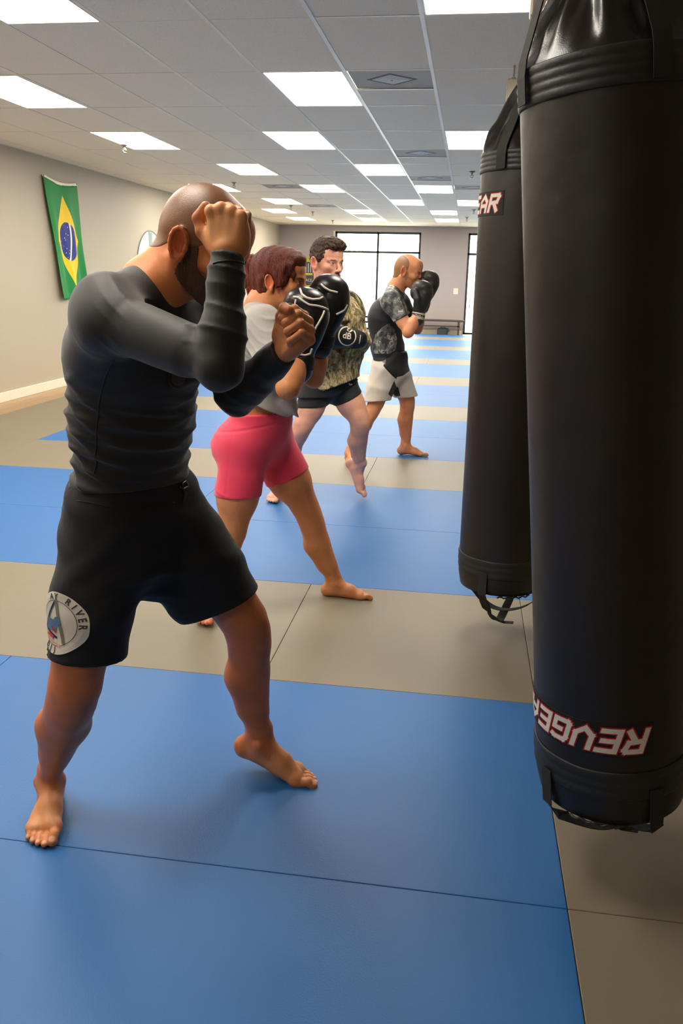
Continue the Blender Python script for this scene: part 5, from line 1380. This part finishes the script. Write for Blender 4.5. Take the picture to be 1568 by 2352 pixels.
def build_camo():
    e = empty('person', (-.9, 5.38, 0), 'dark-haired person in leaf camouflage long-sleeved shirt and black shorts, looking right', 'person')
    fr = nrm((.72, -.69, 0)); left = nrm(np.cross((0, 0, 1), fr)); Y = 5.38
    pel = at(758, 878, Y); wai, che, nek = at(768, 815, Y), at(768, 742, Y), at(742, 668, Y)
    hipR, hipL = pel-left*.09-A(0, 0, .03), pel+left*.09-A(0, 0, .03)
    knR, anR = at(692, 985, 5.2), A(-1.235, 5.38, .088); knL, anL = at(828, 968, 5.36), at(824, 1072, 5.48)
    shR, elR, wrR = at(713, 700, 5.2), at(722, 810, 5.05), at(752, 765, 5.02)
    shL, elL, wrL = at(803, 702, 5.5), at(824, 788, 5.42), at(806, 778, 5.22)
    H = Head(at(752, 604, 5.36), rot(frame((math.cos(-.72), math.sin(-.72), 0)), 0, 3), 1.13)
    hd = H.ops(nek, .062); w = H.w; k = H.s
    ftL = Foot(anL, rot(frame((.9, -.42, 0)), 0, 58), -1, 1.1, 28); ftR = Foot(anR, frame((.05, -1, 0)), 1, 1.05)
    legR = limb_leg(Ops(), hipR, knR, anR, nrm((.5, -.85, 0)), 1.12); legL = limb_leg(Ops(), hipL, knL, anL, nrm((.85, -.5, 0)), 1.18)
    tR, tL = limb_leg(Ops(), hipR, knR, anR, nrm((.5, -.85, 0)), 1.12, only=True), limb_leg(Ops(), hipL, knL, anL, nrm((.85, -.5, 0)), 1.18, only=True); legR = ftR.ops(legR); legL = ftL.ops(legL)
    armR = limb_arm(Ops(), shR, elR, wrR, 1.1); armL = limb_arm(Ops(), shL, elL, wrL, 1.1)
    T = dict(pelvis=pel, waist=wai, chest=che, neck=nek, shL=shL, shR=shR, hipL=hipL, hipR=hipR, fwd=fr, pf=fr, s=1.02, waistw=1.06)
    tor = torso_ops(T); sk = (222, 160, 132)
    bl = face_blobs(H, sk, (190, 112, 104), (40, 26, 20), ((110, 78, 64), .28), (40, 26, 20), 1.25)
    bl += [(w(.1, 0, -.0535), H.M, (.02*k, .024*k, .0045*k), (62, 42, 34), .7, .4), (w(.098, 0, -.092), H.M, (.014*k, .016*k, .012*k), (92, 66, 56), .6, .5)]
    bl.insert(0, (w(.05, -.05, -.03), H.M, (.05, .05, .05), (214, 128, 104), .5, .8))
    bl.insert(0, (anL-A(0, 0, .05), frame(fr), (.16, .16, .16), (222, 160, 148), .6, .8))
    parts = [mesh_sdf(hd, .004), mesh_sdf(legR, .006, hi=A(9, 9, .95)), mesh_sdf(legL, .006, hi=A(9, 9, .95)), mesh_sdf(tor.copy().off(-.01)+armR+armL, .01)]
    fast_mesh('body', parts, M_skin, e, tinter(sk, bl))
    hr = Ops(); hr.el(w(-.018, 0, .045), (.104*k, .082*k, .096*k), H.M, .01); hr.el(w(-.065, 0, -.005), (.045*k, .064*k, .07*k), H.M, .02)
    hr.el(w(.03, 0, .105), (.075*k, .06*k, .036*k), H.M, .03); hr.rc(w(.085, -.035, .092), w(.088, .035, .092), .02*k, .018*k, .02)
    for q in (-1, 1): hr.rc(w(.0, q*.072, .03), w(.004, q*.074, .008), .016*k, .008*k, .01)
    fc = Ops(); fc.el(w(.112, 0, -.012), (.06*k, .08*k, .078*k), H.M, .02); fc.el(w(.0, 0, -.075), (.2*k, .2*k, .055*k), rot(H.M, 0, 12), .02)
    for q in (-1, 1): fc.el(w(-.012, q*.09, -.008), (.024*k, .02*k, .036*k), H.M, .006)
    hr.sub(fc, .008); hr.disp(lambda x, y, z, d: .005*np.sin(x*180+5*np.sin(z*60))*np.cos(y*170+3*np.sin(x*80)))
    fast_mesh('hair', [mesh_sdf(hr, .0045)], hair_mat('dark_brown_hair', (26, 18, 14), (84, 54, 36), (20, 20, 12)), e)
    sh = (tor+armR+armL).off(.016); sh.rc(shL, elL, .07, .066, .03); sh.rc(shR, elR, .07, .066, .03)
    sh.rc(wai, pel+A(.015, -.01, .03), .135, .15, .04, left, 1.25)
    sh.disp(folds([((.5, .1, 1.), .12), ((-.8, .2, .7), .15)], .013, 12))
    sh.plane(wrR-nrm(wrR-elR)*.05, nrm(wrR-elR), .004, (wrR, .12)); sh.plane(wrL-nrm(wrL-elL)*.04, nrm(wrL-elL), .004, (wrL, .12))
    hn = nrm(np.cross(at(822, 869, 5.3)-at(745, 896, 5.22), A(0, 1, 0))); sh.plane(at(765, 889, 5.25), hn*-np.sign(hn[2]), .004); nk = Ops(); nk.rc(nek+A(.01, -.01, .0), H.c, .07, .08, 0); sh.sub(nk, .006)
    fast_mesh('long_sleeve_shirt', [mesh_sdf(sh, .006)], camo_mat(), e)
    M_bs = cloth_mat('shorts_black', (22, 22, 22), .75)
    # compression shorts and loose shorts over them
    n1, n2 = nrm(knR-hipR), nrm(knL-hipL)
    co_ = (tor+tR+tL).off(.006); co_.plane(at(760, 890, Y)+A(0, 0, .12), (0, 0, 1), .004)
    lf = lambda n_, s_: n_*np.sign(np.dot(n_, s_)); m1_ = lf(nrm(np.cross(at(745, 934, 5.25)-at(690, 934, 5.25), A(0, 1, 0))), n1); m2_ = lf(nrm(np.cross(at(836, 905, 5.3)-at(780, 932, 5.3), A(0, 1, .1))), n2)
    co_.plane(at(712, 934, 5.25), m1_, .004, (at(700, 1000, 5.2), .27)); co_.plane(at(808, 919, 5.3), m2_, .004, (at(835, 985, 5.35), .27))
    comp = fast_mesh('compression_shorts', [mesh_sdf(co_, .006)], M_bs, e)
    so = Ops(); so.rc(pel+A(0, 0, .08), pel-A(0, 0, .04), .13, .135, .03, left, 1.3); so.rc(hipR, hipR+n1*.24, .118, .114, .04); so.rc(hipL, hipL+n2*.24, .118, .114, .04)
    so.disp(folds([((.4, .1, 1.), .12)], .006, 3)); so.plane(pel+A(0, 0, .12), (0, 0, 1), .004)
    so.plane(at(718, 912, 5.25), m1_, .004, (at(705, 985, 5.2), .29)); so.plane(at(792, 897, 5.28), m2_, .004, (at(828, 968, 5.35), .29))
    shorts = fast_mesh('shorts', [mesh_sdf(so, .006)], M_bs, e); bs = bvh_of(shorts)
    Pc = see(bs, 808, 881)
    if Pc is not None:
        zd = nrm(CO-Pc); xd = nrm(np.cross((0, 0, 1), zd)); up = np.cross(zd, xd); sw = [(-.022, .004), (-.02, -.012), (-.006, -.013), (.03, .016), (-.006, -.003), (-.016, -.002)]
        decal('swoosh_mark', [[sw[0], sw[1], sw[2], sw[4]], [sw[2], sw[3], sw[4]], [sw[0], sw[4], sw[5]]], Pc, xd, up, bs, mat('mark_beige', (190, 170, 150), .6), shorts, .003)
    # gloves
    G = Hand(wrL+A(0, 0, 0), nrm((-.72, -.5, .08)), nrm((.42, -.9, .1)), (0, 0, 1), 1.14); g = glove_part(G, e, h=.005); bv = bvh_of(g)
    Pg = see(bv, 797, 772)
    if Pg is not None:
        zd = nrm(CO-Pg+A(.3, 0, 0)); xd = nrm(np.cross(G.M[1]*1.0+A(.12, 0, 0), zd)); up = np.cross(zd, xd)
        em = decal('glove_emblem', disc_quads(.052, .059, 60, 1), Pg, xd, up, bv, M_pip, g, .003)
        decal('emblem_letters', [[(u-.002, v_) for u, v_ in q] for q in text_quads('dB', .052, 1.0, .001)], Pg, xd, up, bv, M_pip, em, .003)
        pass
        decal('white_piping', [[(u+.078, v_) for u, v_ in q] for q in line_quads([(-.004, .055), (.006, .03), (.008, -.02), (.0, -.06)], .0045)], Pg, xd, up, bv, M_pip, g, .003)
    G2 = Hand(wrR, nrm((.15, 0, 1)), (.8, -.5, 0), (-.5, -.8, 0), 1.1); glove_part(G2, e, h=.006)
build_camo()
def masked_mat(name, layers, base, rough=.7):
    """layers: (attribute, colour or 'camo'), drawn in order where the attribute is negative"""
    m, nt, b = new_mat(name); L = nt.links; cur = None
    rgb = nt.nodes.new('ShaderNodeRGB'); rgb.outputs[0].default_value = srgb(*base); cur = rgb.outputs[0]
    for at_, col in layers:
        a = nt.nodes.new('ShaderNodeAttribute'); a.attribute_name = at_
        lt = nt.nodes.new('ShaderNodeMath'); lt.operation = 'LESS_THAN'; lt.inputs[1].default_value = 0; L.new(a.outputs['Fac'], lt.inputs[0])
        mx = nd(nt, 'ShaderNodeMix', data_type='RGBA'); L.new(lt.outputs[0], mx.inputs[0]); L.new(cur, mx.inputs[6])
        if col == 'camo':
            vec = coords(nt, (1, 1, 1)); sn = nt.nodes.new('ShaderNodeVectorMath'); sn.operation = 'SNAP'; sn.inputs[1].default_value = (.009, .009, .009); L.new(vec, sn.inputs[0])
            n = nd(nt, 'ShaderNodeTexNoise', Scale=17., Detail=4.); L.new(sn.outputs[0], n.inputs['Vector'])
            cr = nd(nt, 'ShaderNodeValToRGB'); cr.color_ramp.interpolation = 'CONSTANT'; E = cr.color_ramp.elements
            for i, (p, c) in enumerate([(0, (40, 40, 40)), (.42, (84, 82, 80)), (.5, (120, 118, 114)), (.56, (176, 172, 164)), (.62, (62, 60, 60))]):
                q = E[i] if i < 2 else E.new(p); q.position = p; q.color = srgb(*c)
            L.new(n.outputs[0], cr.inputs[0]); L.new(cr.outputs[0], mx.inputs[7])
        else: mx.inputs[7].default_value = srgb(*col)
        cur = mx.outputs[2]
    L.new(cur, b.inputs['Base Color']); b.inputs['Roughness'].default_value = rough; b.inputs['Sheen Weight'].default_value = .1
    return m
def build_bald():
    e = empty('person', (-.6, 6.85, 0), 'balding person in black and grey patterned shirt and white shorts, gloves at face', 'person')
    fr = nrm((.95, -.3, 0)); left = nrm(np.cross((0, 0, 1), fr)); Y = 6.86
    pel = at(896, 842, Y); wai, che, nek = at(890, 795, Y), at(888, 728, Y), at(908, 662, Y)
    hipR, hipL = pel-left*.09-A(0, 0, .03), pel+left*.09-A(0, 0, .03)
    knR, anR = at(860, 935, 6.72), onz(803, 1040, .085); knL, anL = at(936, 920, 6.97), at(932, 1024, 7.0)
    shR, elR, wrR = at(898, 690, 6.68), at(938, 762, 6.55), at(962, 716, 6.62)
    shL, elL, wrL = at(918, 692, 7.02), at(958, 755, 6.98), at(975, 690, 6.85)
    H = Head(at(938, 624, 6.84), rot(frame((math.cos(-.2), math.sin(-.2), 0)), 0, 14), 1.1)
    hd = H.ops(nek, .064); w = H.w; k = H.s; hd.rc(at(905, 660, Y), at(926, 634, Y), .052, .052, .03)
    ftL = Foot(anL, frame((1, -.04, 0)), -1, 1.04); ftR = Foot(anR, frame((.3, -1, 0)), 1, 1.02)
    legR = limb_leg(Ops(), hipR, knR, anR, nrm((.6, -.8, 0)), 1.12); legL = limb_leg(Ops(), hipL, knL, anL, nrm((.95, -.2, 0)), 1.15)
    legR = ftR.ops(legR); legL = ftL.ops(legL)
    armR = limb_arm(Ops(), shR, elR, wrR, 1.18, fr=.9); armL = limb_arm(Ops(), shL, elL, wrL, 1.12, fr=.9)
    T = dict(pelvis=pel, waist=wai, chest=che, neck=nek, shL=shL, shR=shR, hipL=hipL, hipR=hipR, fwd=fr, pf=fr, s=1.02, waistw=1.02)
    tor = torso_ops(T); sk = (214, 142, 98)
    bl = face_blobs(H, sk, (170, 92, 74), (90, 58, 38), ((96, 60, 40), .5), (60, 44, 30))
    parts = [mesh_sdf(hd, .005), mesh_sdf(armR, .006), mesh_sdf(armL, .007), mesh_sdf(legR, .006, hi=A(9, 9, .9)), mesh_sdf(legL, .006, hi=A(9, 9, .9)), mesh_sdf(tor.copy().off(-.01), .01)]
    fast_mesh('body', parts, M_skin, e, tinter(sk, bl))
    hr = hd.copy().off(.0022); cap = Ops(); cap.el(w(-.045, 0, .03), (.092*k, .095*k, .075*k), rot(H.M, 0, -18), .01); cap.el(w(-.07, 0, -.01), (.06*k, .08*k, .07*k), H.M, .02)
    hr.inter(cap, .003); ear = Ops()
    for q in (-1, 1): ear.el(w(-.014, q*.086, -.004), (.024*k, .018*k, .037*k), H.M, .004)
    hr.sub(ear, .002); fast_mesh('hair', [mesh_sdf(hr, .0045)], mat('short_fair_hair', (158, 112, 66), .55, noise=srgb(128, 86, 52), nscale=200), e)
    sh = (tor+limb_arm(Ops(), shR, elR, wrR, 1.22, only=True)+limb_arm(Ops(), shL, elL, wrL, 1.15, only=True)).off(.009); sh.disp(folds([((.2, .1, 1.), .08)], .005, 14))
    ua, ul = nrm(elR-shR), nrm(elL-shL)
    nS = nrm(np.cross(at(900, 742, 6.6)-at(935, 724, 6.6), A(0, 1, 0))); nS = nS*np.sign(np.dot(nS, ua))
    sh.plane(at(917, 733, 6.6), nS, .004, (elR+ua*.0, .2)); sh.plane(shL+ul*.17, ul, .004, (elL, .18))
    nk = Ops(); nk.rc(nek+A(.01, 0, .01), H.c, .068, .08, 0); sh.sub(nk, .006); sh.plane(at(890, 850, Y), nrm((-.3, 0, -1)), .004)
    A1 = poly_attr([(870, 665), (892, 645), (905, 660), (918, 680), (925, 700), (935, 722), (918, 735), (902, 742), (890, 722), (876, 708), (870, 690)], 6.65)
    A2 = poly_attr([(893, 742), (905, 758), (911, 780), (907, 805), (893, 812), (850, 812), (856, 790), (862, 768), (878, 752)], 6.7)
    fast_mesh('rash_guard', [mesh_sdf(sh, .0055)], masked_mat('patterned_rash_guard', [('sleeve', 'camo'), ('side', 'camo')], (24, 24, 26), .6), e, None, {'sleeve': A1, 'side': A2})
    so = Ops(); so.rc(pel+A(0, 0, .1), pel-A(0, 0, .04), .128, .14, .03, left, 1.2)
    nR, nL = nrm(knR-hipR), nrm(knL-hipL)
    so.rc(hipR, hipR+(knR-hipR)*.95, .125, .105, .04); so.rc(hipL, hipL+(knL-hipL)*.95, .12, .095, .04)
    so.disp(folds([((.5, .1, 1.), .16), ((-.6, .1, .8), .17)], .009, 21))
    so.plane(at(872, 922, 6.65), nrm((.1, -.1, -1)), .004, (knR, .3)); so.plane(at(932, 911, 6.95), nrm((.1, 0, -1)), .004, (knL-A(-.03, 0, 0), .2)); so.plane(pel+A(0, 0, .13), (0, 0, 1), .004)
    inn = Ops(); inn.rc(knR-nR*.15, knR+nR*.1, .08, .085, .02); inn.rc(knL-nL*.15, knL+nL*.1, .075, .08, .02); so.sub(inn, .003)
    B1 = poly_attr([(890, 805), (938, 800), (938, 855), (925, 862), (912, 863), (888, 838)], 6.8)
    B2 = poly_attr([(840, 800), (868, 805), (893, 818), (892, 835), (866, 818), (843, 830)], 6.8)
    B3 = poly_attr([(886, 831), (914, 862), (912, 868), (884, 836)], 6.8)
    B4 = poly_attr([(895, 900), (908, 870), (918, 912), (905, 914)], 6.8)
    fast_mesh('shorts', [mesh_sdf(so, .006)], masked_mat('white_shorts', [('grey_panel', (120, 116, 112)), ('black_panel', (26, 26, 27)), ('piping', (18, 18, 18)), ('gusset', (30, 28, 28))], (208, 198, 184), .8), e, None, {'black_panel': B1, 'grey_panel': B2, 'piping': B3, 'gusset': B4})
    G = Hand(wrR, nrm((.12, .02, 1)), (1, .1, .1), (0, -1, 0), 1.12); g = glove_part(G, e, h=.0055, strap=mat('strap_pale', (206, 188, 160), .6), m=M_glove2)
    st = [c for c in g.children if c.name.startswith('wrist_strap')][0]; bv = bvh_of(st); Pg = see(bv, 962, 724)
    if Pg is not None:
        zd = nrm(CO-Pg); xd = nrm(np.cross((0, 0, 1), zd)); xd = nrm(xd+A(0, 0, -.22)); up = np.cross(zd, xd)
        decal('strap_lettering', text_quads('PROFORCE', .0215, 1.0, .0006), Pg, xd, up, bv, M_strap, st, .003)
    G2 = Hand(wrL, nrm((.2, .02, 1)), (1, .2, .1), (0, -1, 0), 1.1); glove_part(G2, e, h=.0065, m=M_glove2)
build_bald()
# ================================================================ LIGHT, CAMERA
w = bpy.data.worlds.new('World'); bpy.context.scene.world = w; w.use_nodes = True
nt = w.node_tree; bg = nt.nodes['Background']
bg.inputs[0].default_value = (1, .99, .96, 1); bg.inputs[1].default_value = 2.4
cam = bpy.data.cameras.new('Camera'); co = bpy.data.objects.new('Camera', cam); C.objects.link(co)
cam.sensor_fit = 'VERTICAL'; cam.sensor_height = 36; cam.lens = FPX/2352*36; cam.clip_end = 200
M4 = Matrix(((CR[0], CU[0], -CF[0], 0), (CR[1], CU[1], -CF[1], 0), (CR[2], CU[2], -CF[2], CAMZ), (0, 0, 0, 1)))
co.matrix_world = M4; bpy.context.scene.camera = co
sc = bpy.context.scene
sc.view_settings.view_transform = 'Standard'; sc.view_settings.look = 'None'; sc.view_settings.gamma = 1; sc.view_settings.use_curve_mapping = False
sc.view_settings.exposure = 2.17
sc.cycles.use_denoising = True; sc.cycles.use_adaptive_sampling = True; sc.cycles.adaptive_threshold = .035; sc.cycles.adaptive_min_samples = 16
sc.cycles.max_bounces = 6; sc.cycles.diffuse_bounces = 3; sc.cycles.glossy_bounces = 3; sc.cycles.transparent_max_bounces = 6; sc.cycles.use_light_tree = True
